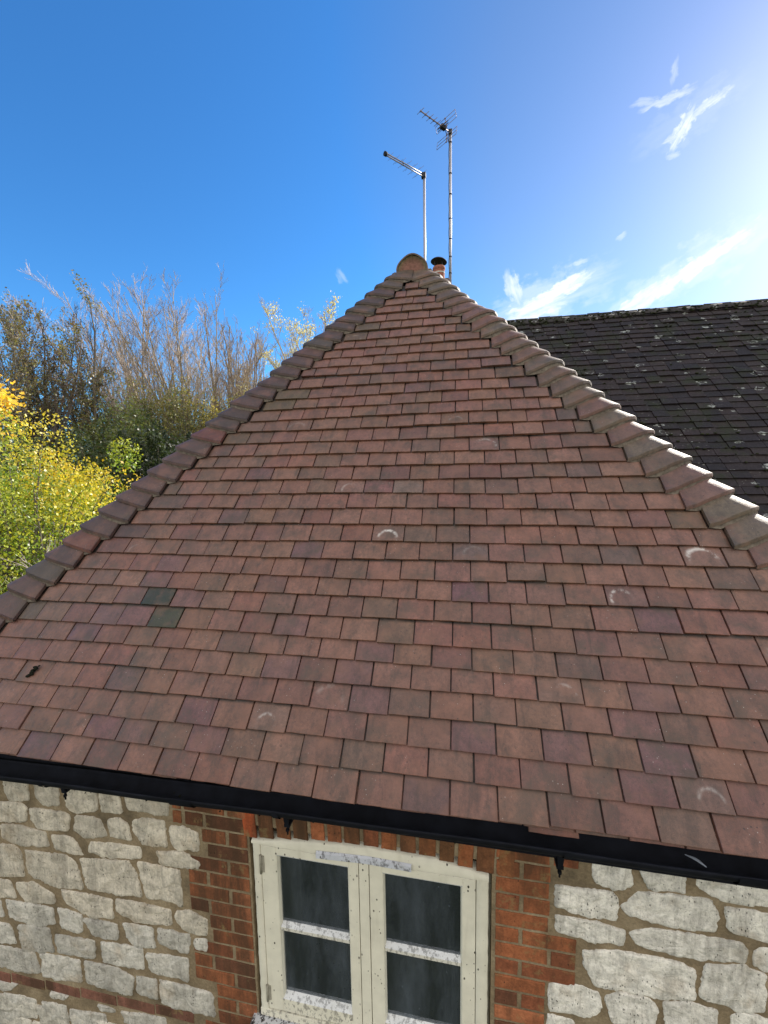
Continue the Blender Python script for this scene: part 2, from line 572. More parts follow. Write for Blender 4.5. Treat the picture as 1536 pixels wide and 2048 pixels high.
CLAY = mat_clay()
DARKT = mat_dark_tile()
MORTAR = mat_mortar()
STONE = mat_stone()
BRICK = mat_brick()
CREAM = mat_cream()
GLASS = mat_glass()
LEAF = mat_leaf()
BARK = mat_vcol('bark', .9, 12, .35)
BLACKP = mat_simple('black_paint', (.006, .007, .011), .8, .15, 0, 14, .5, .5, .004)
UNDER = mat_simple('roof_felt', (.015, .013, .012), .9, .1)
BED = mat_simple('bedding_mortar', (.15, .125, .10), .95, .15, 0, 40, .45, .8, .008)
GALV = mat_simple('galvanised_steel', (.36, .36, .40), .45, .5, .55, 60, .2)
ALU = mat_simple('dull_aluminium', (.30, .26, .30), .5, .5, .6, 60, .2)
DARKM = mat_simple('dark_metal', (.03, .03, .035), .6, .4, .3, 40, .3)
RUBBER = mat_simple('black_rubber', (.015, .015, .018), .8, .3)
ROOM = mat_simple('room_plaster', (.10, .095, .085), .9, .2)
TERRA = mat_vcol('terracotta', .85, 35, .3)
MOSSM = mat_simple('black_moss', (.012, .013, .008), .95, .1, 0, 60, .5, .9, .01)

# ------------------------------------------------------------------ geometry of the roof
AL = 0.8818958
CA, SA, TA = math.cos(AL), math.sin(AL), math.tan(AL)
TW = 0.16604
HXL, HXR = -2.885, 2.145          # the hips meet the eaves here (X at Y = 0)
SROW = [.03, 1.02, 1.98, 3.0, 4.0, 4.98, 5.89, 6.96, 7.95, 8.9, 9.92, 10.9, 11.93, 12.95, 13.94, 14.96, 15.97, 16.96, 18.0,
        19.05, 20.07, 21.06, 22.05, 23.10, 24.27, 25.26, 26.26, 27.30, 28.26, 29.34, 30.39, 31.5, 32.5, 33.65, 34.8, 35.9, 36.95]

LIN = lambda r, g, b: tuple((v / 255.0) ** 2.2 for v in (r, g, b))


def pal(kind=None):
    P_ = [((.225, .128, .100), 5), ((.215, .118, .098), 5), ((.20, .125, .092), 4), ((.18, .112, .088), 3), ((.225, .110, .088), 3),
          ((.165, .085, .082), 2), ((.15, .107, .085), 2), ((.235, .145, .112), 2)]
    tot = sum(w for _, w in P_)
    r = random.random() * tot
    for c, w in P_:
        r -= w
        if r <= 0:
            break
    k = random.uniform(.87, 1.10)
    av = (.168, .092, .072)
    return [max(0, (av[i] + (c[i] * (.97, .88, .80)[i] - av[i]) * .62) * k + random.uniform(-.004, .004)) for i in range(3)]


PURPLE = (.125, .052, .066)
SPECIAL = {}   # (x, row centre) -> (colour, ring)
SPEC_LIST = [(-1.474, 7.46, (.018, .030, .020), 0), (-1.401, 6.46, (.045, .052, .028), 0), (-1.852, 11.49, (.075, .045, .042), 0), (0.196, 25.72, (.13, .085, .08), 0),
             (-0.332, 11.33, (.17, .10, .075), 1.0), (1.053, 10.65, (.19, .11, .085), .8), (0.736, 8.39, (.14, .075, .07), .8), (-0.761, 2.41, (.185, .12, .09), .7),
             (0.388, 4.57, (.19, .12, .09), .45), (0.868, 1.4, (.15, .095, .08), .5), (-0.616, 14.41, (.20, .12, .10), .5), (0.145, 17.58, (.22, .115, .10), .5),
             (-1.078, 2.43, PURPLE, 0), (-1.508, 1.46, PURPLE, 0), (-1.008, 1.53, (.13, .06, .065), 0), (-1.58, 8.49, (.14, .07, .075), 0), (-1.489, 9.56, (.14, .07, .075), 0),
             (-1.609, 7.49, (.15, .075, .08), 0), (-1.31, 7.35, (.16, .078, .078), 0), (-1.584, 6.37, (.15, .072, .08), 0), (-0.471, 4.01, (.14, .07, .075), 0),
             (0.666, 3.48, (.14, .065, .068), 0), (0.417, 2.43, (.125, .062, .068), 0), (-0.731, 4.34, (.15, .078, .08), 0), (-0.335, 5.47, (.145, .07, .075), 0),
             (-0.411, 14.39, (.17, .07, .075), 0), (-0.55, 3.65, (.20, .10, .08), .25), (-0.342, 3.43, (.14, .068, .075), 0), (-0.744, 6.36, (.16, .078, .08), 0),
             (0.767, 4.59, (.15, .08, .08), 0), (0.093, 2.45, (.125, .06, .07), 0), (-0.257, 14.55, (.17, .14, .12), 0), (0.081, 10.35, (.12, .095, .095), .2)]


def tile_pts(mb, O, U, S, N, x0, x1, s0, slen, rngd, col, ring=0.0, fine=True, cutL=None, cutR=None, nbase=.033, th=.014, tilt=-.13, sag=0.0015):
    """one clay tile in the roof frame; cutL/cutR: slanted sides (x at the head minus x at the tail)"""
    jx = random.uniform(-.0012, .0012)
    x0 += .0027 + jx
    x1 -= .0027 - jx
    rot = random.uniform(-.010, .010)
    dn = random.uniform(-.0018, .0018)
    rl = random.uniform(-.004, .004)
    if fine:
        A = [0, .014, .17, .34, .5, .66, .83, .986, 1]
        B = [0, .012, .46, .52, 1]
    else:
        A = [0, 1]
        B = [0, 1]
    nA, nB = len(A), len(B)
    vs = []
    for j, b in enumerate(B):
        for i, a in enumerate(A):
            xa = x0 + (x1 - x0) * a
            s = s0 + slen * b
            xl = xa
            if cutL:
                xl += cutL * b * (1 - a)
            if cutR:
                xl += cutR * b * a
            cam_ = sag * (1 - (2 * a - 1) ** 2)
            n = nbase + tilt * slen * b + cam_ + dn + rl * (a - .5)
            if fine and (i in (0, nA - 1)):
                n -= .0012
            if fine and j == 0:
                n -= .0012
                s += random.uniform(-.0009, .0009)
                if i in (0, nA - 1) and random.random() < .12:
                    s += random.uniform(.002, .006)
            s += rot * (xa - (x0 + x1) / 2)
            vs.append((xl, s, n))
    nt_ = len(vs)
    # skirt
    per = [j * nA for j in range(nB - 1, 0, -1)] + list(range(nA)) + [j * nA + nA - 1 for j in range(1, nB)]
    for k in per:
        x, s, n = vs[k]
        vs.append((x, s + (.0008 if k < nA else 0), n - th))
    fs = []
    sm = []
    for j in range(nB - 1):
        for i in range(nA - 1):
            fs.append((j * nA + i, j * nA + i + 1, (j + 1) * nA + i + 1, (j + 1) * nA + i))
            sm.append(fine)
    for q in range(len(per) - 1):
        fs.append((per[q], nt_ + q, nt_ + q + 1, per[q + 1]))
        sm.append(False)
    edge = (min(1, col[0] * 1.18 + .01), col[1] * 1.08, col[2] * .82)
    cols = [(*col, 1 - ring)] * nt_
    cols += [(*edge, 1.0)] * len(per)
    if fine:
        for q_ in range(3 * nA, 5 * nA):     # near-black over the covered half, showing only in the joints
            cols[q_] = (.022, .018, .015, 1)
        for i in range(nA):
            cols[i] = (*[(col[k] + edge[k]) * .5 for k in range(3)], 1 - ring)
    cx, cs = (x0 + x1) / 2 + random.uniform(-.02, .02), s0 + random.uniform(.015, .035)
    ra, rs = random.uniform(-1.1, 1.1), random.uniform(.75, 1.35)
    if ring == 1.0:
        ra, rs = 0, 1
    uvs = [(rs * ((v[0] - cx) * math.cos(ra) - (v[1] - cs) * math.sin(ra)), rs * ((v[0] - cx) * math.sin(ra) + (v[1] - cs) * math.cos(ra))) for v in vs]
    pts = [O + U * v[0] + S * v[1] + N * v[2] for v in vs]
    mb.add(pts, fs, cols, sm, uvs)


# ------------------------------------------------------------------ the hipped front roof
house = empty('cottage', (-.37, 2.4, -4.5))
tag(house, 'limewashed stone and brick cottage with steep hipped roof of reddish clay tiles', 'house')
HOFF = house.location


def part(mb, name, mats, parent=None):
    """children of the cottage keep world coordinates"""
    o = mb.build(name, mats, parent)
    return o


def reparent(o, root):
    o.parent = root
    o.matrix_parent_inverse = Matrix.Translation(-Vector(root.location))
    return o


O0 = Vector((0, 0, 0))
UX = Vector((1, 0, 0))
SF = Vector((0, CA, SA))
NF = Vector((0, -SA, CA))
mb = MB()
special_used = set()
for v, s in enumerate(SROW):
    s0 = s * .1
    s1 = (SROW[v + 1] if v + 1 < len(SROW) else s + 1.0) * .1
    smid = (s0 + s1) / 2
    # inner ends of the course (under the hip tiles), at the tail line
    y = s0 * CA
    xl = HXL + y + .246
    xr = HXR - y - .246
    if xr - xl < .05:
        continue
    off = 0 if v % 2 == 0 else .5
    if v >= 30:
        off += random.uniform(-.25, .25)
    drift = {0: .012, 8: -.018, 12: -.007}.get(v, 0)
    js = [xl]
    k0 = math.ceil(xl / TW - 1)
    k = k0
    jit0 = random.uniform(-.012, .012)
    while True:
        u = k + off
        x = (u * (1 + drift) + jit0) * TW + random.uniform(-.0022, .0022)
        if x > xr - .085:
            break
        if x > xl + .085:
            js.append(x)
        k += 1
    js.append(xr)
    nj = len(js) - 1
    for i in range(nj):
        a, b = js[i], js[i + 1]
        edge = i == 0 or i == nj - 1
        col = pal()
        ring = 0
        if random.random() < .05:
            col = [c * random.uniform(.85, 1.05) for c in (.15, .082, .080)]
        if random.random() < .01:
            ring = random.uniform(.1, .2)
        if edge and random.random() < .5 and v < 30:
            col = [c * random.uniform(.8, 1.15) for c in (.115, .074, .054)]
        for q, (sx, sv, sc_, rg) in enumerate(SPEC_LIST):
            if a < sx <= b and SROW[v] <= sv < (SROW[v + 1] if v + 1 < len(SROW) else 99):
                col = [.62 * q_ + .38 * w_ for q_, w_ in zip(sc_, (.19, .11, .09))] if sc_[0] > .1 else list(sc_)
                ring = rg if rg >= .8 else rg * .6
        # colour drift over the roof: redder and lighter towards the top
        sx0 = random.uniform(-.0022, .0022)
        if random.random() < .03:
            sx0 += random.choice((-1, 1)) * random.uniform(.004, .008)
        wav = .004 * math.sin(a * 1.9 + v * .7) + .003 * math.sin(a * 4.3 + v * 2.1)
        if v in (20, 21, 22, 23):
            wav += .0065 * (a / TW) * .1
        if v == 24 and -.25 < a < .05:
            sx0 -= .010
        aa, bb = a, b
        cl = cr = None
        if i == 0:
            aa = a
            cl = None
        if i == nj - 1:
            bb = b
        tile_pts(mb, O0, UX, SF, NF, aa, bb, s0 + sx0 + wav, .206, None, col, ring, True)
# a loose broken bit of under-eaves tile peeping over the gutter
roof = part(mb, 'roof', CLAY)
reparent(roof, house)
tag(roof)

ub = MB()
# the eaves under-course and underlay sheets
for k in range(-18, 13):
    x = (k + .5) * TW
    col = pal()
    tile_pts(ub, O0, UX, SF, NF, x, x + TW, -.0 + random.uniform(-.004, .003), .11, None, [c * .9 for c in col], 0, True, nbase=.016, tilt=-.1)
tile_pts(ub, O0, UX, SF, NF, .265, .43, -.014, .09, None, [.15, .065, .048], 0, True, nbase=.010, tilt=-.1)
ue = ub.build('eaves_course', CLAY)
ue.parent = roof
lay = MB()
yt = 2.50
lay.add([(HXL + .1, .04, .04 * TA - .02), (HXR - .1, .04, .04 * TA - .02), (-.30, yt - .08, (yt - .08) * TA - .03), (-.44, yt - .08, (yt - .08) * TA - .03)], [(0, 1, 2, 3)])
# side slopes' underlay back to the house behind
for sgn, hx in ((-1, HXL), (1, HXR)):
    x0 = hx - sgn * .05
    xm = -.37 + sgn * .06
    z0 = .05 * TA - .02
    zt = 2.93
    lay.add([(x0, .1, z0), (x0, 4.9, z0), (xm, 4.9, zt), (xm, yt, zt)], [(0, 1, 2, 3)])
lay.build('underlay', UNDER).parent = roof


# side slopes (left and right of the wing), same tiles, coarser
def side_slope(sgn, hx, name):
    b = MB()
    Ov = Vector((hx, 0, 0))
    U = Vector((0, 1, 0))
    S = Vector((-sgn * CA, 0, SA))
    N = Vector((sgn * SA, 0, CA))
    for v, s in enumerate(SROW):
        s0 = s * .1
        y0 = s0 * CA + .16
        off = .5 * (v % 2)
        x = y0
        js = [y0]
        k = math.ceil(y0 / TW)
        while (k + off) * TW < 4.75:
            xx = (k + off) * TW
            if xx > y0 + .08:
                js.append(xx)
            k += 1
        for i in range(len(js) - 1):
            tile_pts(b, Ov, U, S, N, js[i], js[i + 1], s0 + random.uniform(-.002, .002), .206, None, pal(), 0, False)
    o = b.build(name, CLAY)
    o.parent = roof
    return o


side_slope(-1, HXL, 'side_slope')
side_slope(1, HXR, 'side_slope')


# hip tiles
def hip_tiles(sgn, hx):
    """sgn -1: left hip (arris runs up to +X), +1: right hip"""
    b = MB()
    mo = MB()
    NB = Vector((sgn * SA, 0, CA))
    for v, s in enumerate(SROW):
        if v > 35:
            break
        w = .235 + random.uniform(-.008, .008)
        w = min(w, 2.515 - s * .1 * CA - .004)
        if w < .02:
            break
        jz = random.uniform(-.004, .004)
        up_ = random.uniform(-.003, .005)
        r = random.random()
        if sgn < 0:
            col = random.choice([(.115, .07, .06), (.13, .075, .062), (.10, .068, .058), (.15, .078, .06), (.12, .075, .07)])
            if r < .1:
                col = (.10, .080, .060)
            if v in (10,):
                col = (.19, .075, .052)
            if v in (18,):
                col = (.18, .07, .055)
        else:
            col = random.choice([(.17, .10, .08), (.15, .095, .072), (.16, .088, .07), (.13, .092, .068), (.165, .095, .078)])
            if r < .3:
                col = random.choice([(.145, .12, .085), (.13, .105, .078)])
        if v > 33:
            col = (.13, .098, .066)
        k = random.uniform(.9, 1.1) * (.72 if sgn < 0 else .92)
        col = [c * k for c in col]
        slen = .19
        # the tile tapers into an arris; round ones near the top
        T = [-1, -.8, -.6, -.45, -.3, -.2, -.1, 0, .1, .2, .3, .45, .6, .8, 1]
        e = (.012 if v < 22 else .035) if sgn < 0 else .11
        L0 = (.036 if sgn < 0 else .058) + random.uniform(-.006, .008)
        if v > 29 and sgn > 0:
            L0 = .035
        skew = random.uniform(-.005, .005)
        rows = []
        for bj, bb in enumerate((0, .02, .5, 1)):
            st = s * .1 + slen * bb + jz
            z = st * SA
            yh = st * CA
            H = Vector((hx - sgn * yh, yh, z))
            st0 = s * .1 + jz
            A = Vector((hx - sgn * st0 * CA - sgn * w, yh, z))
            B_ = Vector((H.x, st0 * CA + w, z))
            a_ = A - H
            b_ = B_ - H
            nn = .050 - .165 * slen * bb + up_
            lift = L0 * (1 - .6 * bb)
            ring_ = []
            for t in T:
                fp = (t + math.sqrt(t * t + e)) / 2
                fm = (-t + math.sqrt(t * t + e)) / 2
                base = H + a_ * fp + b_ * fm
                wn_ = fp / (fp + fm)
                nrm_ = (NF * wn_ + NB * (1 - wn_))
                p = base + nrm_ * nn + Vector((0, 0, lift * ((1 - abs(t)) ** 1.15 if sgn < 0 else (1 - t * t) ** 1.6)))
                p += SF * (.022 * (1 - abs(t)) + skew * t) * (1 - bb)
                if bb == 0:
                    p += Vector((0, 0, -.0016))
                    p += SF * random.uniform(-.0014, .0014)
                ring_.append(p)
            rows.append(ring_)
        nT = len(T)
        vs = [p for rw in rows for p in rw]
        fs = []
        sm = []
        for j in range(len(rows) - 1):
            for i in range(nT - 1):
                q = (j * nT + i, j * nT + i + 1, (j + 1) * nT + i + 1, (j + 1) * nT + i)
                fs.append(q[::-1] if sgn < 0 else q)
                sm.append(True)
        base_n = len(vs)
        th = .014
        for i in range(nT):
            vs.append(rows[0][i] - Vector((0, 0, th * 1.25)) + SF * .001)
        for i in range(nT - 1):
            q = (i, base_n + i, base_n + i + 1, i + 1)
            fs.append(q)
            sm.append(False)
        # inner sides
        for col_i in (0, nT - 1):
            bn = len(vs)
            for j in range(len(rows)):
                vs.append(rows[j][col_i] - (NF if col_i else NB) * .016)
            for j in range(len(rows) - 1):
                fs.append((j * nT + col_i, (j + 1) * nT + col_i, bn + j + 1, bn + j))
                sm.append(False)
        cc = [(*col, 1.0)] * (nT * len(rows)) + [(col[0] * 1.05, col[1] * .95, col[2] * .8, 1)] * (len(vs) - nT * len(rows))
        if sgn > 0:      # pale lichen crust along the crown, whitened to paint in the sunlit rim
            for j in range(len(rows)):
                for i in range(nT):
                    if -.7 < T[i] < .15:
                        w_ = .75 * random.uniform(.5, 1) * (1 if T[i] < .05 else .5)
                        o_ = cc[j * nT + i]
                        cc[j * nT + i] = tuple(o_[q] * (1 - w_) + (.60, .57, .50)[q] * w_ for q in range(3)) + (1.0,)
        b.add(vs, fs, cc, sm, [(9, 9)] * len(vs))
        # bedding mortar under the tail
        vs = []
        for i, t in enumerate(T):
            p = rows[0][i] + SF * (.012 + random.uniform(-.002, .002)) - Vector((0, 0, th))
            drop = .008 + .062 * (1 - abs(t)) ** .8 + random.uniform(-.003, .003)
            vs.append(p)
            vs.append(p - Vector((0, 0, drop)) - SF * .006)
        fs = [(2 * i, 2 * i + 1, 2 * i + 3, 2 * i + 2) for i in range(nT - 1)]
        mo.add(vs, fs, smooth=True)
    o = b.build('hip_tiles', CLAY)
    o.parent = roof
    o['label'] = 'dark mossy hip tiles in shade on the left edge' if sgn < 0 else 'pale lichened hip tiles with a painted sunlit rim on the right edge'
    o2 = mo.build('hip_bedding', BED)
    o2.parent = roof


hip_tiles(-1, HXL)
hip_tiles(1, HXR)

# half round ridge tiles with the mortared end
rb = MB()
RC = Vector((-.385, 2.37, 2.925))
y = RC.y
k = 0
while y < 4.5:
    ln = .30
    seg = 20
    r0 = .137 + (.006 if k % 2 else 0)
    vs = []
    prof = []
    for j, (yy, rr) in enumerate(((y, r0 - .012), (y, r0), (y + ln - .004, r0 - .002), (y + ln - .004, r0 - .014))):
        for i in range(seg + 1):
            an = math.pi * (i / seg) * 1.12 - .06 * math.pi
            wob = .003 * math.sin(an * 5 + k)
            vs.append((RC.x + (rr + wob) * math.cos(an), yy + .004 * math.sin(3 * an), RC.z + (rr + wob) * math.sin(an) * 1.0))
    fs = []
    for j in range(3):
        for i in range(seg):
            fs.append((j * (seg + 1) + i, j * (seg + 1) + i + 1, (j + 1) * (seg + 1) + i + 1, (j + 1) * (seg + 1) + i))
    c = random.choice([(.12, .085, .055), (.15, .085, .06)])
    rb.add(vs, fs, (*c, 1), [False] * seg + [True] * seg + [False] * seg, [(9, 9)] * len(vs))
    y += ln
    k += 1
ro = rb.build('ridge_tiles', CLAY)
ro.parent = roof
eb = MB()
vs = [(RC.x, RC.y + .022, RC.z)]
cols = [(.21, .105, .08, 1)]
seg = 22
for rr, yy, c in ((.06, .018, (.22, .11, .085)), (.098, .020, (.20, .11, .08)), (.114, .012, (.17, .13, .075)), (.128, .010, (.14, .115, .07))):
    for i in range(seg + 1):
        an = math.pi * (i / seg) * 1.12 - .06 * math.pi
        vs.append((RC.x + rr * math.cos(an) + random.uniform(-.002, .002), RC.y + yy + random.uniform(-.003, .003), RC.z + rr * math.sin(an)))
        cols.append((*c, 1))
fs = [(0, 1 + i, 2 + i) for i in range(seg)]
for j in range(3):
    b0 = 1 + j * (seg + 1)
    for i in range(seg):
        fs.append((b0 + i, b0 + i + 1, b0 + seg + 1 + i + 1, b0 + seg + 1 + i)[::-1])
eb.add(vs, fs, cols, True)
eb.build('ridge_end', TERRA).parent = roof
bb_ = MB()
for i in range(60):       # mortar crumbs and moss under the ridge end
    an = random.uniform(-.1, math.pi + .1)
    p = Vector((RC.x + .15 * math.cos(an), RC.y + random.uniform(0, .1), RC.z - .03 + .02 * math.sin(an) * random.random()))
    if math.sin(an) > .35:
        continue
    M = Matrix.Translation(p) @ Matrix.Rotation(random.uniform(0, 6), 4, 'Z') @ Matrix.Rotation(random.uniform(0, 6), 4, 'X')
    q = random.uniform(.01, .025)
    bb_.box((-q, -q, -q), (q, q, q), M=M)
_r = bb_.build('ridge_bedding', BED)
_r.parent = roof
_r['kind'] = 'stuff'

# ------------------------------------------------------------------ walls of the cottage
YW = .2
GZ = -4.5
WX0, WX1 = -2.69, 1.95
OP = (-.905, .165, -1.36, -.36)       # window opening x0,x1,z0,z1
wall = MB()
# front: four slabs round the opening
def slab(x0, x1, z0, z1, y0=YW, y1=YW + .32):
    wall.box((x0, y0, z0), (x1, y1, z1))
slab(WX0, OP[0], GZ, -.02)
slab(OP[1], WX1, GZ, -.02)
slab(OP[0], OP[1], GZ, OP[2])
slab(OP[0], OP[1], OP[3], -.02)
wall.box((WX0, YW + .32, GZ), (WX0 + .3, 4.6, -.02))
wall.box((WX1 - .3, YW + .32, GZ), (WX1, 4.6, -.02))
wo_ = wall.build('wall', MORTAR)
reparent(wo_, house)

STONES = [[(-2.258,-0.29),(-2.115,-0.29),(-2.121,-0.412),(-2.23,-0.437),(-2.262,-0.394)],[(-2.069,-0.289),(-1.931,-0.289),(-1.936,-0.413),(-2.04,-0.428),(-2.07,-0.377)],[(-1.886,-0.287),(-1.702,-0.271),(-1.712,-0.407),(-1.839,-0.445),(-1.891,-0.416)],[(-1.689,-0.278),(-1.588,-0.274),(-1.568,-0.404),(-1.683,-0.412)],[(-1.54,-0.267),(-1.311,-0.266),(-1.32,-0.38),(-1.532,-0.376)],[(-2.375,-0.462),(-2.177,-0.439),(-2.138,-0.461),(-2.154,-0.539),(-2.39,-0.571)],[(-2.117,-0.458),(-1.91,-0.451),(-1.877,-0.469),(-1.896,-0.546),(-2.078,-0.565),(-2.118,-0.505)],[(-1.846,-0.459),(-1.702,-0.456),(-1.668,-0.546),(-1.793,-0.566),(-1.855,-0.539)],[(-1.654,-0.453),(-1.594,-0.435),(-1.545,-0.463),(-1.533,-0.542),(-1.642,-0.533)],[(-1.514,-0.44),(-1.461,-0.414),(-1.346,-0.414),(-1.334,-0.545),(-1.463,-0.548),(-1.51,-0.493)],[(-1.307,-0.434),(-1.234,-0.427),(-1.17,-0.447),(-1.167,-0.534),(-1.279,-0.544),(-1.307,-0.496)],[(-2.321,-0.584),(-2.238,-0.571),(-2.038,-0.578),(-2.032,-0.658),(-2.242,-0.678),(-2.314,-0.651)],[(-1.998,-0.59),(-1.875,-0.584),(-1.82,-0.673),(-1.986,-0.664)],[(-1.771,-0.59),(-1.484,-0.57),(-1.48,-0.628),(-1.694,-0.661),(-1.781,-0.639)],[(-1.396,-0.577),(-1.245,-0.56),(-1.167,-0.595),(-1.174,-0.63),(-1.37,-0.645)],[(-2.445,-0.712),(-2.254,-0.69),(-2.21,-0.721),(-2.206,-0.858),(-2.462,-0.905)],[(-2.181,-0.707),(-1.918,-0.69),(-1.871,-0.729),(-1.845,-0.858),(-1.992,-0.886),(-2.178,-0.842)],[(-1.837,-0.695),(-1.559,-0.66),(-1.526,-0.714),(-1.499,-0.838),(-1.685,-0.855),(-1.814,-0.852)],[(-1.506,-0.655),(-1.279,-0.66),(-1.278,-0.849),(-1.357,-0.829),(-1.471,-0.842)],[(-2.498,-0.916),(-2.306,-0.906),(-2.28,-1.001),(-2.456,-1.02)],[(-2.262,-0.908),(-2.151,-0.887),(-2.029,-0.932),(-2.031,-0.986),(-2.21,-1.007),(-2.259,-0.967)],[(-1.978,-0.893),(-1.679,-0.892),(-1.679,-0.997),(-1.812,-1.015),(-1.96,-0.967)],[(-1.653,-0.882),(-1.348,-0.882),(-1.345,-0.965),(-1.551,-0.989),(-1.655,-0.954)],[(-1.311,-0.884),(-1.232,-0.867),(-1.153,-0.897),(-1.154,-0.984),(-1.259,-0.983),(-1.314,-0.93)],[(-2.505,-1.045),(-2.391,-1.038),(-2.375,-1.126),(-2.509,-1.149)],[(-2.344,-1.024),(-2.05,-1.015),(-2.045,-1.103),(-2.163,-1.148),(-2.336,-1.123)],[(-2.012,-1.007),(-1.873,-1.018),(-1.874,-1.121),(-2.0,-1.123)],[(-1.854,-1.033),(-1.663,-1.032),(-1.661,-1.114),(-1.803,-1.125)],[(-1.627,-1.015),(-1.457,-1.007),(-1.452,-1.115),(-1.583,-1.12)],[(-1.423,-1.0),(-1.251,-1.0),(-1.263,-1.101),(-1.421,-1.084)],[(-1.224,-1.013),(-1.16,-1.008),(-1.162,-1.064),(-1.219,-1.063)],[(-2.479,-1.174),(-2.343,-1.176),(-2.315,-1.283),(-2.499,-1.314)],[(-2.286,-1.164),(-2.087,-1.142),(-2.072,-1.28),(-2.273,-1.315)],[(-2.053,-1.17),(-1.806,-1.155),(-1.817,-1.257),(-2.039,-1.272)],[(-1.765,-1.151),(-1.526,-1.136),(-1.525,-1.252),(-1.757,-1.267)],[(-1.503,-1.155),(-1.27,-1.135),(-1.279,-1.26),(-1.479,-1.261)],[(-2.502,-1.33),(-2.206,-1.31),(-2.171,-1.426),(-2.28,-1.452),(-2.518,-1.445)],[(-2.156,-1.304),(-1.914,-1.294),(-1.913,-1.425),(-2.157,-1.443)],[(-1.882,-1.287),(-1.678,-1.288),(-1.591,-1.317),(-1.612,-1.431),(-1.876,-1.416)],[(-1.571,-1.307),(-1.458,-1.299),(-1.462,-1.408),(-1.57,-1.4)],[(-1.438,-1.294),(-1.153,-1.296),(-1.143,-1.422),(-1.436,-1.435)],[(-2.511,-1.555),(-2.337,-1.539),(-2.401,-1.593),(-2.519,-1.611)],[(-2.445,-1.62),(-2.233,-1.609),(-2.231,-1.635),(-2.377,-1.667)],[(-2.124,-1.529),(-2.005,-1.53),(-2.041,-1.56),(-2.118,-1.569)],[(-2.559,-1.725),(-2.346,-1.691),(-2.352,-1.823),(-2.581,-1.874)],[(-2.189,-1.614),(-2.035,-1.6),(-2.043,-1.676),(-2.157,-1.706)],[(-2.004,-1.613),(-1.79,-1.588),(-1.78,-1.688),(-2.008,-1.74)],[(-1.826,-1.531),(-1.724,-1.54),(-1.726,-1.561),(-1.808,-1.562)],[(-1.683,-1.539),(-1.423,-1.511),(-1.428,-1.572),(-1.669,-1.607)],[(0.539,-0.251),(0.668,-0.253),(0.682,-0.369),(0.624,-0.392),(0.55,-0.37)],[(0.697,-0.263),(0.85,-0.259),(0.861,-0.358),(0.741,-0.365)],[(0.893,-0.252),(1.172,-0.246),(1.181,-0.368),(0.991,-0.371),(0.909,-0.333)],[(0.41,-0.416),(0.611,-0.41),(0.636,-0.434),(0.629,-0.528),(0.521,-0.526),(0.413,-0.511)],[(0.65,-0.463),(0.709,-0.391),(0.94,-0.374),(0.976,-0.428),(0.968,-0.497),(0.85,-0.51),(0.747,-0.5),(0.674,-0.495)],[(0.999,-0.397),(1.083,-0.391),(1.184,-0.409),(1.192,-0.514),(1.01,-0.484)],[(0.414,-0.548),(0.549,-0.549),(0.664,-0.562),(0.663,-0.628),(0.524,-0.63),(0.412,-0.62)],[(0.687,-0.565),(0.761,-0.533),(1.056,-0.529),(1.076,-0.555),(1.076,-0.606),(0.882,-0.631),(0.706,-0.614)],[(1.103,-0.557),(1.144,-0.536),(1.229,-0.544),(1.224,-0.638),(1.15,-0.628),(1.103,-0.612)],[(0.522,-0.685),(0.634,-0.659),(0.858,-0.657),(0.91,-0.681),(0.917,-0.802),(0.815,-0.828),(0.654,-0.827),(0.572,-0.83),(0.528,-0.755)],[(0.946,-0.653),(1.068,-0.624),(1.142,-0.65),(1.146,-0.8),(1.062,-0.814),(0.932,-0.786)],[(0.396,-0.865),(0.475,-0.85),(0.58,-0.862),(0.589,-0.929),(0.549,-0.978),(0.399,-0.983)],[(0.608,-0.872),(0.655,-0.843),(0.762,-0.842),(0.794,-0.876),(0.781,-0.954),(0.633,-0.982)],[(0.815,-0.845),(0.892,-0.825),(0.994,-0.832),(1.003,-0.928),(0.827,-0.951)],[(1.048,-0.842),(1.081,-0.821),(1.203,-0.833),(1.209,-0.912),(1.057,-0.938)],[(0.396,-1.01),(0.494,-1.015),(0.496,-1.094),(0.398,-1.103)]]
smb = MB()


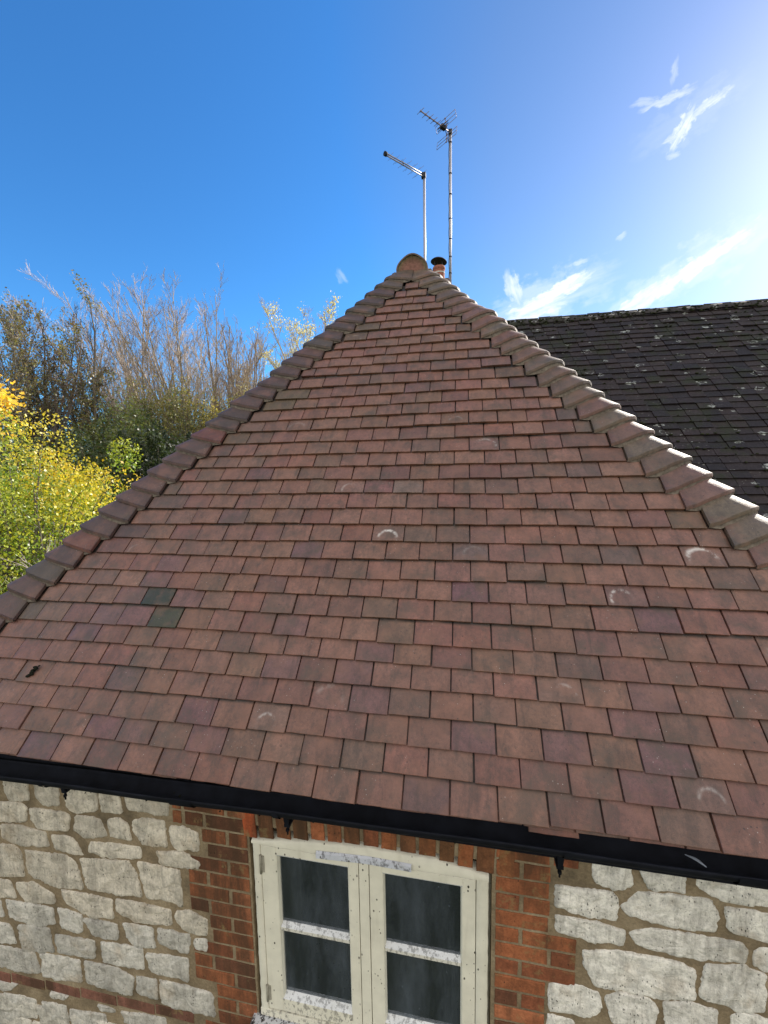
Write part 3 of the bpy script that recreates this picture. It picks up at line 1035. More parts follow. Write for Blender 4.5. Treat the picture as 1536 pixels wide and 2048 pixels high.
def stone(poly, face=1, col=None, T=None):
    """one rubble block proud of the mortar; poly in (x,z); T maps (x, out, z) -> world"""
    n = len(poly)
    cx = sum(p[0] for p in poly) / n
    cz = sum(p[1] for p in poly) / n
    area = .5 * sum(poly[i][0] * poly[(i + 1) % n][1] - poly[(i + 1) % n][0] * poly[i][1] for i in range(n))
    if area < 0:
        poly = poly[::-1]
    size = math.sqrt(abs(area))
    pts = []
    for i in range(n):
        a = Vector(poly[i])
        b = Vector(poly[(i + 1) % n])
        L = (b - a).length
        m_ = max(2, int(L / .010))
        for j in range(m_):
            t = j / m_
            p = a.lerp(b, t)
            pts.append(p)
    # smooth the corners, then roughen
    N_ = len(pts)
    for it in range(1):
        pts = [(pts[i - 1] + pts[i] * 2 + pts[(i + 1) % N_]) / 4 for i in range(N_)]
    out = []
    sd_ = random.uniform(0, 100)
    for i, p in enumerate(pts):
        d = (p - Vector((cx, cz)))
        nz = mn.noise(Vector((p.x * 28, p.y * 28, sd_))) * .0060 + mn.noise(Vector((p.x * 95, p.y * 95, sd_))) * .0060
        out.append(p + d.normalized() * (nz + .0065))
    rings = [(1.0, -.002), (1 - .0012 / size * 2, .0045), (1 - .005 / size * 2, .0065), (min(max(1 - .020 / size * 2, .68), .92), .0068), (.55, .0072), (.28, .0075)]
    vs = []
    for (k, h) in rings:
        for p in out:
            q = Vector((cx, cz)) + (p - Vector((cx, cz))) * k
            hh = h
            if h > 0:
                hh += mn.noise(Vector((q.x * 22, q.y * 22, sd_))) * .009 * min(1, h / .007) + mn.noise(Vector((q.x * 60, q.y * 60, sd_))) * .0042
                hh = max(hh, .0005)
            vs.append((q.x, hh, q.y))
    vs.append((cx, .0078, cz))
    fs = []
    for r in range(len(rings) - 1):
        for i in range(N_):
            fs.append((r * N_ + i, r * N_ + (i + 1) % N_, (r + 1) * N_ + (i + 1) % N_, (r + 1) * N_ + i))
    for i in range(N_):
        fs.append(((len(rings) - 1) * N_ + i, (len(rings) - 1) * N_ + (i + 1) % N_, len(vs) - 1))
    if col is None:
        k = random.uniform(.85, 1.08)
        col = (.66 * k, .62 * k, .53 * k)
    vs = [T(*p) for p in vs]
    smb.add(vs, fs, (*col, 1), True)


Tfront = lambda x, h, z: (x, YW - h, z)
for i, poly in enumerate(STONES):
    k = random.uniform(.86, 1.08)
    cx = sum(p[0] for p in poly) / len(poly)
    cz = sum(p[1] for p in poly) / len(poly)
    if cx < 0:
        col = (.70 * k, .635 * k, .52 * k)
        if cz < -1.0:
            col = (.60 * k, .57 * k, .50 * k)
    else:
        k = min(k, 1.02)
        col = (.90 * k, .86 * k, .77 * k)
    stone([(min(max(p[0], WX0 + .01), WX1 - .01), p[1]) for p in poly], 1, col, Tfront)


def fill_stones(x0, x1, z0, z1, T, holes=()):
    z = z1
    while z > z0 + .05:
        h = random.uniform(.11, .2)
        x = x0 + random.uniform(-.1, 0)
        while x < x1:
            w_ = random.uniform(.14, .34)
            a, b = max(x, x0) + .010, min(x + w_, x1) - .010
            c0, c1 = z - h + .012, z - .010
            if b - a > .07 and c0 > z0 and not any(a < q[1] and b > q[0] and c0 < q[3] and c1 > q[2] for q in holes):
                j = lambda s_=.012: random.uniform(-s_, s_)
                mid = (a + b) / 2
                stone([(a + j(), c0 + j()), (mid + j(), c0 + j(.006)), (b + j(), c0 + j()), (b + j(), c1 + j()), (mid + j(), c1 + j(.006)), (a + j(), c1 + j())], 1, None, T)
            x += w_
        z -= h


tr_x0 = min(p[0] for s_ in STONES for p in s_)
fill_stones(WX0 + .02, -2.47, -1.75, -.30, Tfront)
fill_stones(WX0 + .02, -1.17, -4.45, -1.63, Tfront)
fill_stones(1.30, WX1 - .02, -1.16, -.28, Tfront)
fill_stones(.41, WX1 - .02, -4.45, -1.20, Tfront)
fill_stones(-1.15, .40, -4.45, -2.4, Tfront)
so = smb.build('wall_stones', STONE)
so.parent = wo_
smb = MB()
fill_stones(.6, 2.4, -4.4, -.2, lambda x, h, z: (WX0 - h, x, z))
smb.build('side_wall_stones', STONE).parent = wo_
smb = MB()
fill_stones(.6, 2.4, -4.4, -.2, lambda x, h, z: (WX1 + h, x, z))
smb.build('side_wall_stones', STONE).parent = wo_

# bricks
bk = MB()


def brick(x0, x1, z0, z1, col=None, skew=0.0, proud=.004):
    r = random.random()
    if col is None:
        col = (.36, .125, .055) if r < .45 else (.27, .092, .045) if r < .75 else (.44, .16, .075) if r < .88 else (.17, .07, .04)
    k = random.uniform(.85, 1.12) * (.92 if x1 < -.9 else 1.0)
    col = (col[0] * k, col[1] * k, col[2] * k, 1)
    j = lambda s_=.0016: random.uniform(-s_, s_)
    p = proud + random.uniform(-.0012, .0015)
    o = [(x0 + j(), z0 + j()), (x1 + j(), z0 + j()), (x1 + skew + j(), z1 + j()), (x0 + skew + j(), z1 + j())]
    cx = sum(a[0] for a in o) / 4
    cz = sum(a[1] for a in o) / 4
    vs = []
    for h, ins in ((-.003, 0), (p * .6, .0004), (p, .003)):
        # densified outline
        for q in range(4):
            a = Vector(o[q])
            b = Vector(o[(q + 1) % 4])
            m_ = 6
            for t in range(m_):
                w_ = a.lerp(b, t / m_)
                d = Vector((cx, cz)) - w_
                w_ = w_ + Vector((math.copysign(min(ins, abs(d.x)), d.x), math.copysign(min(ins, abs(d.y)), d.y)))
                w_ += Vector((mn.noise(Vector((w_.x * 70, w_.y * 70, 3))), mn.noise(Vector((w_.x * 70, w_.y * 70, 9))))) * .0022
                vs.append((w_.x, YW - h, w_.y))
    n_ = 24
    fs = []
    for r_ in range(2):
        for i in range(n_):
            fs.append((r_ * n_ + i, r_ * n_ + (i + 1) % n_, (r_ + 1) * n_ + (i + 1) % n_, (r_ + 1) * n_ + i))
    fs.append(tuple(2 * n_ + i for i in range(n_)))
    bk.add(vs, fs, col, False)


def lim_left(z):
    for za, x in ((-.42, -1.295), (-.60, -1.150), (-.86, -1.245), (-1.02, -1.135), (-1.21, -1.245), (-1.45, -1.125)):
        if z > za:
            return x
    return -1.20


def lim_right(z):
    for za, x in ((-.375, .51), (-.645, .395), (-.86, .505), (-1.06, .385)):
        if z > za:
            return x
    return .50


CH = .0745
row = 0
z = -.265
while z > -2.3:
    zc = z - CH / 2
    # left pier
    xr = OP[0] - .004
    xl = lim_left(zc)
    x = xr
    first = (row % 2 == 0)
    while x > xl + .03:
        L = .103 if first else .215
        first = not first
        x0 = max(x - L, xl)
        if zc > -1.45 or True:
            brick(x0 + .005, x - .006, z - CH + .006, z - .006)
        x = x0 - .006
    xl = OP[1] + .010
    xr = lim_right(zc)
    x = xl
    first = (row % 2 == 1)
    while x < xr - .03:
        L = .103 if first else .215
        first = not first
        x1 = min(x + L, xr)
        brick(x + .006, x1 - .006, z - CH + .006, z - .006)
        x = x1 + .004
    if z < -1.42:
        x = OP[0] + (.06 if row % 2 else 0)
        while x < OP[1]:
            x1 = min(x + .215, OP[1])
            brick(x + .006, x1 - .006, z - CH + .006, z - .006)
            x = x1 + .004
    z -= CH
    row += 1
# arch of bricks on end over the window
headx = [-.894, -.609, -.354, -.078, .087, .153]
headz = [-.434, -.397, -.383, -.388, -.413, -.424]
hz = lambda x: float(np.interp(x, headx, headz))
x = -.935
i = 0
while x < .20:
    w_ = random.uniform(.070, .082)
    zc = hz(min(max(x + w_ / 2, -.89), .15)) + .012
    sk = (x + .37) * .02
    c = [(.34, .12, .05), (.20, .085, .04), (.27, .105, .045), (.16, .075, .035)][i % 4] if random.random() < .8 else None
    if i == 0:
        c = (.50, .11, .04)
    brick(x + .006, x + w_ - .006, zc, zc + .215, c, sk, .0055)
    x += w_ + .003
    i += 1
# string course of old red brick low on the left
for q in range(7):
    x0 = -2.60 + q * .225
    if x0 + .2 > -1.16:
        break
    zt = -1.50 + .055 * (q / 6.0)
    brick(x0, x0 + .215, zt - .045, zt + .012, (.22, .10, .07), 0, .003)
bo = bk.build('brick_dressings', BRICK)
bo.parent = wo_

# ------------------------------------------------------------------ fascia, gutter and its brackets
gb = MB()
gl = lambda x: -.036 + (.016 * x if x < 0 else .004 * x)
xs = [HXL - .05 + i * (HXR - HXL + .1) / 40 for i in range(41)]
seg = 14
RG = .046
YG = .004
vs = []
for x in xs:
    zz = gl(x) + .0015 * math.sin(x * 7)
    pr = []
    for i in range(seg + 1):
        an = math.pi + math.pi * i / seg
        pr.append((YG + RG * math.cos(an), zz + RG * math.sin(an) * 1.05))
    pr[0] = (pr[0][0] - .003, pr[0][1] + .002)
    inner = [(YG + (RG - .004) * math.cos(math.pi + math.pi * i / seg), zz + (RG - .004) * math.sin(math.pi + math.pi * i / seg)) for i in range(seg, -1, -1)]
    allp = pr + inner
    vs += [(x, p[0], p[1]) for p in allp]
m_ = 2 * (seg + 1)
fs = []
for j in range(len(xs) - 1):
    for i in range(m_):
        fs.append((j * m_ + i, (j + 1) * m_ + i, (j + 1) * m_ + (i + 1) % m_, j * m_ + (i + 1) % m_))
fs.append(tuple(range(m_)))
fs.append(tuple((len(xs) - 1) * m_ + i for i in range(m_))[::-1])
gb.add(vs, fs, smooth=True)
# socket joints
for xj in (-1.05, .93):
    vs2 = []
    for x in (xj - .05, xj + .05):
        for i in range(seg + 1):
            an = math.pi + math.pi * i / seg
            vs2.append((x, YG + (RG + .005) * math.cos(an), gl(x) + (RG + .005) * math.sin(an) * 1.05))
    gb.add(vs2, [(i, i + 1, seg + 1 + i + 1, seg + 1 + i) for i in range(seg)], smooth=True)
go = gb.build('gutter', BLACKP)
reparent(go, house)
sb = MB()
random.seed(91)
for i in range(70):      # silt, moss and grit lying in the gutter
    x = random.uniform(-2.7, 1.9)
    yy = random.uniform(-.03, .035)
    zz = gl(x) - .048 + (yy - YG) ** 2 * 7 + random.uniform(0, .006)
    q = random.uniform(.002, .006)
    M = Matrix.Translation((x, yy, zz)) @ Matrix.Rotation(random.uniform(0, 6), 4, 'Z') @ Matrix.Rotation(random.uniform(0, 6), 4, 'X')
    sb.box((-q, -q * .7, -q * .4), (q, q * .7, q * .4), M=M)
_s = sb.build('gutter_silt', MOSSM)
_s.parent = go
_s['kind'] = 'stuff'
fb = MB()
fb.box((HXL + .03, .062, -.165), (HXR - .03, .085, -.012))
fb.box((HXL + .03, .085, -.165), (HXR - .03, YW - .002, -.150))
reparent(fb.build('fascia', BLACKP), house)
for xb in (-1.72, -.648, .388, 1.45):
    b = MB()
    g = gl(xb)
    b.tube([(xb, .060, g - .05), (xb, .060, -.235)], .0035, 8)                 # threaded rod
    for zz in (-.135, -.170, -.215):
        b.tube([(xb, .060, zz - .005), (xb, .060, zz + .004)], .0075, 6)       # nuts
    # tapering strap plate from the gutter down to the rod
    vs = [(xb - .016, .040, g - .055), (xb + .016, .040, g - .055), (xb + .008, .052, -.19), (xb - .008, .052, -.19),
          (xb - .016, .046, g - .055), (xb + .016, .046, g - .055), (xb + .008, .058, -.19), (xb - .008, .058, -.19)]
    b.add(vs, [(0, 3, 2, 1), (4, 5, 6, 7), (0, 1, 5, 4), (1, 2, 6, 5), (2, 3, 7, 6), (3, 0, 4, 7)])
    b.box((xb - .012, .054, -.200), (xb + .012, YW + .02, -.188))              # spike into the wall
    st = []
    for i in range(11):
        an = math.pi + math.pi * i / 10
        st.append((xb, YG + (RG + .0035) * math.cos(an), g + (RG + .0035) * math.sin(an) * 1.06))
    for k in range(10):
        p, q = st[k], st[k + 1]
        b.add([(p[0] - .012, p[1], p[2]), (p[0] + .012, p[1], p[2]), (q[0] + .012, q[1], q[2]), (q[0] - .012, q[1], q[2])], [(0, 1, 2, 3)])
    bo_ = b.build('gutter_bracket', BLACKP)
    bo_.parent = go

# ------------------------------------------------------------------ window
CR = (.72, .69, .57, 1.0)
CRd = (.72, .69, .57, .45)
WHd = (.68, .69, .69, .5)
wb = MB()
YF = YW - .004                      # front of the outer frame
# head board with ragged painted top edge
n_ = 70
fr = []
for i in range(n_ + 1):
    x = -.894 + (1.047) * i / n_
    fr.append((x, hz(x) + .004 * mn.noise(Vector((x * 22, 0, 5))) + .0035 * abs(mn.noise(Vector((x * 60, 2, 5)))) + (.010 * math.exp(-((x + .062) / .010) ** 2))))
vs = []
for (x, zt) in fr:
    zb = -.449
    vs += [(x, YF, zb), (x, YF - .0015, zt - .006), (x, YF + .006, zt), (x, YF + .05, zt)]
fs = []
for i in range(n_):
    for k in range(3):
        fs.append((i * 4 + k, (i + 1) * 4 + k, (i + 1) * 4 + k + 1, i * 4 + k + 1))
wb.add(vs, fs, CR, True)
# jambs (slightly ragged outer edge), mullion, cill rail
def jamb(xo, xi, z0, z1, c=CR, rag=True, tz=None):
    n2 = 60
    vs = []
    for i in range(n2 + 1):
        z_ = z0 + (z1 - z0) * i / n2
        xx = xo + (.003 * mn.noise(Vector((0, z_ * 24, 7 + xo))) if rag else 0)
        vs += [(xx, YF + .05, z_), (xx, YF + .004, z_), (xx + math.copysign(.004, xi - xo), YF, z_), (xi - math.copysign(.003, xi - xo), YF, z_), (xi, YF + .003, z_), (xi, YF + .06, z_)]
    fs = []
    for i in range(n2):
        for k in range(5):
            fs.append((i * 6 + k, (i + 1) * 6 + k, (i + 1) * 6 + k + 1, i * 6 + k + 1))
    wb.add(vs, fs, c, True)
jamb(-.889, -.8525, -1.34, -.4485)
jamb(.1525, .1035, -1.34, -.4485)
wb.bbox_((-.393, YF + .001, -1.31), (-.350, YF + .06, -.4495), .002, CR)
wb.bbox_((-.892, YF - .001, -1.345), (.154, YF + .06, -1.306), .002, CRd)
win = empty('window', (-.37, YW, -.9))
win.parent = house
win.matrix_parent_inverse = Matrix.Translation(-Vector(house.location))


def wpart(mb_, name, mats, label=None):
    o = mb_.build(name, mats)
    o.parent = win
    o.matrix_parent_inverse = Matrix.Translation(-Vector(win.location))
    if label:
        o['label'] = label
    return o


wpart(wb, 'frame', CREAM)


def casement(x0, x1, g0, g1):
    """sash between x0..x1 with glass opening g0..g1"""
    b = MB()
    zt, zb = -.4535, -1.300
    gt, gb_ = -.497, -1.222
    Y0 = YF + .002
    b.bbox_((x0, Y0, zb), (g0 - .008, Y0 + .045, zt), .0025, CR)
    b.bbox_((g1 + .008, Y0, zb), (x1, Y0 + .045, zt), .0025, CR)
    b.bbox_((g0 - .0085, Y0 + .0005, gt + .006), (g1 + .0085, Y0 + .045, zt), .0025, CR)
    b.bbox_((g0 - .0085, Y0 + .0005, zb), (g1 + .0085, Y0 + .045, gb_ - .012), .0025, CRd)
    # glazing beads: mitred quarter slopes
    def bead(ax, az, bx, bz, nx, nz, c):
        # outer line (flush) to inner line (recessed)
        vs = [(ax, Y0 + .001, az), (bx, Y0 + .001, bz), (bx + nx * .004, Y0 + .002, bz + nz * .004), (ax + nx * .004, Y0 + .002, az + nz * .004),
              (bx + nx * .010, Y0 + .016, bz + nz * .010), (ax + nx * .010, Y0 + .016, az + nz * .010),
              (bx + nx * .010, Y0 + .03, bz + nz * .010), (ax + nx * .010, Y0 + .03, az + nz * .010)]
        b.add(vs, [(0, 1, 2, 3), (3, 2, 4, 5), (5, 4, 6, 7)], c)
    A0, A1, B0, B1 = g0 - .009, g1 + .009, gb_ - .012, gt + .007
    bead(A0, B0, A0, B1, 1, 0, CR)
    bead(A1, B1, A1, B0, -1, 0, CR)
    bead(A0, B1, A1, B1, 0, -1, (.5, .52, .55, .8))
    # bottom bead: a worn sloping white ledge
    b.add([(A0, Y0 + .0, B0 + .001), (A1, Y0 + .0, B0 + .001), (A1, Y0 + .028, B0 + .022), (A0, Y0 + .028, B0 + .022)], [(0, 1, 2, 3)], WHd)
    # glazing bar with sloping white top
    zb0, zb1 = -.874, -.858
    b.box((g0 - .001, Y0 + .004, zb0), (g1 + .001, Y0 + .028, zb1), (.66, .64, .56, .5))
    b.add([(g0 - .001, Y0 + .0035, zb1 + .0004), (g1 + .001, Y0 + .0035, zb1 + .0004), (g1 + .001, Y0 + .027, zb1 + .014), (g0 - .001, Y0 + .027, zb1 + .014)], [(0, 1, 2, 3)], WHd)
    c = wpart(b, 'casement', CREAM)
    # inner side of the sash, seen through the glass
    for (p0, p1) in ((gt, -.846), (zb0, gb_)):
        gm = MB()
        gm.add([(g0 - .002, Y0 + .024, p1), (g1 + .002, Y0 + .024, p1), (g1 + .002, Y0 + .024, p0), (g0 - .002, Y0 + .024, p0)], [(0, 1, 2, 3)])
        wpart(gm, 'pane', GLASS)
    return c


casement(-.850, -.396, -.770, -.447)
casement(-.347, .101, -.283, .041)
vb = MB()
M = Matrix.Rotation(0.0, 4, 'Y')
n2 = 40
vs = []
for i in range(n2 + 1):
    x = -.583 + .42 * i / n2
    zt = hz(x) - .035 + .0008 * mn.noise(Vector((x * 90, 1, 1)))
    vs += [(x, YF - .003, zt - .034), (x, YF - .010, zt - .030), (x, YF - .010, zt - .006), (x, YF - .002, zt)]
fs = []
for i in range(n2):
    for k in range(3):
        fs.append((i * 4 + k, (i + 1) * 4 + k, (i + 1) * 4 + k + 1, i * 4 + k + 1))
vb.add(vs, fs, (.58, .60, .66, .35))
wpart(vb, 'vent_strip', CREAM, 'white metal vent strip with black peeling patches')
for (hx_, hz0, hz1) in ((-.8515, -.59, -.498), (-.8515, -1.257, -1.170)):
    hb = MB()
    hb.tube([(hx_, YF - .003, hz0), (hx_, YF - .003, hz1)], .0055, 10, (.30, .28, .22, .8))
    hb.box((hx_ - .0, YF - .0015, hz0 + .006), (hx_ + .016, YF + .004, hz1 - .006), (.33, .31, .25, .8))
    wpart(hb, 'hinge', CREAM)
slb = MB()
slb.bbox_((-.93, YW - .075, -1.405), (.19, YW + .06, -1.347), .006, (.55, .56, .58, .0))
wpart(slb, 'sill', CREAM)
# reveals, room behind
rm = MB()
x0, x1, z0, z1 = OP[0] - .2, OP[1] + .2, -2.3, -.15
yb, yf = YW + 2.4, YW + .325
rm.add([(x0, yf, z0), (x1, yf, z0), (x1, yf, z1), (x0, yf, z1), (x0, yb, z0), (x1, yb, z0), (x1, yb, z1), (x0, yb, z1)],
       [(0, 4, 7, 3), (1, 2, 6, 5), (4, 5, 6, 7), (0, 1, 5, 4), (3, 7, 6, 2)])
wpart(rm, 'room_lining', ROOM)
ib = MB()      # inner linings of the reveal and inner sill board
for (p, q) in (((OP[0] - .0, YF + .062, OP[2]), (OP[0] + .095, YW + .33, OP[3] - .09)), ((OP[1] - .05, YF + .062, OP[2]), (OP[1], YW + .33, OP[3] - .09)),
               ((OP[0], YF + .062, -.475), (OP[1], YW + .33, -.44)), ((OP[0], YF + .062, OP[2] + .02), (OP[1], YW + .36, OP[2] + .045))):
    ib.box(p, q, (.55, .52, .42, 1))
wpart(ib, 'reveal_lining', CREAM)

# ------------------------------------------------------------------ the dark roofed house behind
back_ = empty('house_behind', (3.0, 5.2, -4.5))
tag(back_, 'adjoining house with long dark plain tiled roof spotted with pale lichen', 'house')
B_RY, B_RZ = 5.2, 3.30
B_AL = RAD(49.0)
bc, bs_ = math.cos(B_AL), math.sin(B_AL)
BO = Vector((0, B_RY - B_RZ / math.tan(B_AL), 0))      # eaves line at z=0
BX1 = 9.5
BXL = -.05                                           # ridge starts here, hip runs down-left
Sb = Vector((0, bc, bs_))
Nb = Vector((0, -bs_, bc))
slope_len = B_RZ / bs_
random.seed(33)
db = MB()
ridgesag = lambda x: .018 * math.sin(x * .55) + .006 * math.sin(x * 2.3 + 1)
v = 0
s = 0.0
while s < slope_len - .03:
    yrun = s * bc
    xl = BXL - (B_RY - (BO.y + yrun)) + .0
    x = xl + (.5 * TW if v % 2 else 0)
    while x < BX1:
        # nothing where the front wing stands
        zz = s * bs_
        yy = BO.y + yrun
        inside = (HXL + zz / TA + .25 < x < HXR - zz / TA - .25) and zz < 2.7
        if not inside:
            g = random.choice([(.026, .021, .024), (.022, .019, .023), (.030, .023, .025), (.019, .017, .021), (.033, .026, .027)])
            tile_pts(db, BO, UX, Sb, Nb, x, x + TW, s + random.uniform(-.003, .003) + ridgesag(x) * .15, .206, None, g, 0, False, nbase=.030 + random.uniform(-.006, .009), th=.015)
        x += TW
    s += .1
    v += 1
br = db.build('roof', DARKT)
br.parent = back_
br.matrix_parent_inverse = Matrix.Translation(-Vector(back_.location))
# rear slope, left hip slope, underlay
u2 = MB()
ry2 = B_RY + (B_RY - BO.y)
u2.add([(BXL - (B_RY - BO.y), BO.y, 0), (BX1, BO.y, 0), (BX1, B_RY, B_RZ - .01), (BXL, B_RY, B_RZ - .01), (BXL - (B_RY - BO.y), ry2, 0), (BX1, ry2, 0)],
       [(0, 1, 2, 3), (3, 2, 5, 4), (0, 3, 4)], (.045, .04, .045, 1))
o = u2.build('rear_slope', DARKT)
o.parent = br
# ridge of the dark roof: uneven bedded ridge with moss cushions
rd = MB()
x = BXL
k = 0
seg = 12
while x < BX1:
    ln = .32
    r0 = .070 + random.uniform(-.006, .008)
    vs = []
    dz = ridgesag(x) + random.uniform(-.006, .006)
    for (xx, rr) in ((x, r0 - .01), (x, r0), (x + ln * .5, r0 - .003), (x + ln - .004, r0 - .001), (x + ln - .004, r0 - .012)):
        for i in range(seg + 1):
            an = math.pi * i / seg
            vs.append((xx, B_RY + rr * math.cos(an), B_RZ - .030 + dz + rr * math.sin(an) + .004 * mn.noise(Vector((xx * 30, an * 4, 2)))))
    fs = []
    for j in range(4):
        for i in range(seg):
            fs.append((j * (seg + 1) + i, (j + 1) * (seg + 1) + i, (j + 1) * (seg + 1) + i + 1, j * (seg + 1) + i + 1))
    rd.add(vs, fs, (.05, .045, .045, 1), True)
    x += ln
    k += 1
o = rd.build('ridge_tiles', DARKT)
o.parent = br


def blob(mb_, p, r, col=(1, 1, 1, 1), flat=.6, n1=7, n2=5, sd_=0.0):
    vs = []
    for j in range(n2 + 1):
        th_ = math.pi * j / n2
        for i in range(n1):
            ph = 2 * math.pi * i / n1
            d = Vector((math.sin(th_) * math.cos(ph), math.sin(th_) * math.sin(ph), math.cos(th_)))
            rr = r * (1 + .35 * mn.noise(d * 2.2 + Vector((sd_, p[0] * 9, p[2] * 9))))
            vs.append((p[0] + d.x * rr, p[1] + d.y * rr, p[2] + d.z * rr * flat))
    fs = []
    for j in range(n2):
        for i in range(n1):
            fs.append((j * n1 + i, (j + 1) * n1 + i, (j + 1) * n1 + (i + 1) % n1, j * n1 + (i + 1) % n1))
    mb_.add(vs, fs, col, True)


ms = MB()
for i in range(420):
    x = random.uniform(BXL + .2, 6.5)
    a = random.uniform(-.2, 1.9)
    r = random.uniform(.008, .024)
    blob(ms, (x, B_RY - .072 * math.sin(a), B_RZ - .030 + ridgesag(x) + .070 * math.cos(a)), r, sd_=i)
for i in range(1300):
    x = random.uniform(.2, 6.0)
    s = random.uniform(1.0, slope_len - .05)
    if mn.noise(Vector((x * 1.1, s * 1.4, 4))) < -.02:
        continue
    s = round(s / .1) * .1 + random.uniform(-.006, .02)
    p = BO + Sb * s + Nb * .030
    r = random.uniform(.008, .022)
    blob(ms, (x, p.y, p.z), r, sd_=i, flat=.5)
o = ms.build('moss_cushions', mat_simple('roof_moss', (.030, .034, .018), .95, .1, 0, 50, .5, .8, .01))
o.parent = br
o['kind'] = 'stuff'
# walls and gable of that house
hw = MB()
hw.box((HXL + .25, BO.y + .2, GZ), (BX1 - .25, ry2 - .2, -.02))
hw.add([(BX1 - .25, BO.y + .2, -.02), (BX1 - .25, ry2 - .2, -.02), (BX1 - .25, B_RY, B_RZ - .25), (BX1 - .5, BO.y + .2, -.02), (BX1 - .5, ry2 - .2, -.02), (BX1 - .5, B_RY, B_RZ - .25)],
       [(0, 1, 2), (3, 5, 4), (0, 2, 5, 3), (1, 4, 5, 2)])
o = hw.build('wall', MORTAR)
o.parent = back_
o.matrix_parent_inverse = Matrix.Translation(-Vector(back_.location))

# chimney behind: stack, pot with cowl
HD = 8.0
chx, chy = -.375, CAMP.y + HD
STZ = 4.58
cb = MB()
cols_ = [(.13, .06, .045), (.16, .075, .05), (.10, .055, .045)]
zc = 1.5
r_ = 0
CX0, CX1, CY0, CY1 = chx - .28, chx + .185, chy - .22, chy + .26
cb.box((CX0 + .01, CY0 + .01, 0.2), (CX1 - .01, CY1 - .01, STZ - .03), (.16, .13, .10, 1))
z = 2.0
while z < STZ - .12:
    for (ax, lo, hi, oth) in (('x', CX0, CX1, CY0), ('x', CX0, CX1, CY1), ('y', CY0, CY1, CX0), ('y', CY0, CY1, CX1)):
        p = lo - (.11 if r_ % 2 else 0)
        while p < hi:
            a, b2 = max(p, lo) + .004, min(p + .215, hi) - .004
            if b2 - a > .03:
                c = random.choice(cols_)
                if ax == 'x':
                    cb.box((a, oth - .006 if oth == CY0 else oth - .012, z), (b2, oth + .012 if oth == CY0 else oth + .006, z + .063), (*c, 1))
                else:
                    cb.box((oth - .005 if oth == CX0 else oth - .012, a, z), (oth + .012 if oth == CX0 else oth + .005, b2, z + .063), (*c, 1))
            p += .225
    z += .075
    r_ += 1
cb.box((CX0 - .02, CY0 - .02, STZ - .11), (CX1 + .02, CY1 + .02, STZ - .035), (.12, .07, .055, 1))
cb.box((CX0 + .0, CY0 + .0, STZ - .035), (CX1 - .0, CY1 - .0, STZ), (.12, .11, .10, 1))
ch = cb.build('chimney', TERRA)
ch.parent = back_
ch.matrix_parent_inverse = Matrix.Translation(-Vector(back_.location))
pb = MB()
pb.lathe([(.118, 0), (.112, .02), (.106, .05), (.104, .23), (.105, .24), (.114, .25), (.115, .285), (.108, .30), (.085, .30), (.08, .1)],
         (chx, chy, STZ - .01), 28, (.30, .115, .08, 1))
pot = pb.build('chimney_pot', TERRA)
pot.parent = ch
wb2 = MB()
wb2.lathe([(.1085, 0), (.1085, .022)], (chx, chy, STZ + .165), 28, (.5, .47, .42, 1))
wb2.build('pot_band', TERRA).parent = ch
cw = MB()
tilt = Matrix.Translation((chx, chy, STZ + .40)) @ Matrix.Rotation(RAD(7), 4, 'Y') @ Matrix.Rotation(RAD(-4), 4, 'X')
cw.lathe([(.0, .058), (.02, .052), (.07, .036), (.12, .012), (.146, -.012), (.150, -.020), (.143, -.018), (.11, .0), (.05, .02), (0, .026)], (0, 0, 0), 28, M=tilt)
cw.tube([(chx - .02, chy, STZ + .44), (chx - .02, chy, STZ + .475)], .006, 6)
for an in (40, 130, 220, 310):
    cx_, cy_ = chx + .095 * math.cos(RAD(an)), chy + .095 * math.sin(RAD(an))
    cw.tube([(cx_, cy_, STZ + .26), (cx_, cy_, STZ + .395)], .007, 6)
cw.lathe([(.110, 0), (.113, .012), (.110, .024)], (chx, chy, STZ + .262), 24)
cw.build('cowl', DARKM).parent = ch


# ------------------------------------------------------------------ TV aerials
def aerial_mast(root, x, y, z0, z1, bands=()):
    b = MB()
    b.tube([(x, y, z0), (x, y, (z0 + z1) / 2), (x, y, z1)], .023, 14)
    o = b.build('mast', GALV)
    o.parent = root
    o.matrix_parent_inverse = Matrix.Translation(-Vector(root.location))
    if bands:
        t = MB()
        for bz in bands:
            t.tube([(x, y, bz - .009), (x, y, bz + .009)], .0265, 12)
        c = []
        for i in range(60):
            z_ = z0 + (z1 - z0 - .02) * i / 59
            c.append((x - .027 + .004 * math.sin(i * 1.3), y - .012, z_))
        t.tube(c, .0045, 6)
        q = t.build('cable_and_ties', RUBBER)
        q.parent = root
        q.matrix_parent_inverse = Matrix.Translation(-Vector(root.location))


def wr(b, name, m, root):
    o = b.build(name, m)
    o.parent = root
    o.matrix_parent_inverse = Matrix.Translation(-Vector(root.location))
    return o


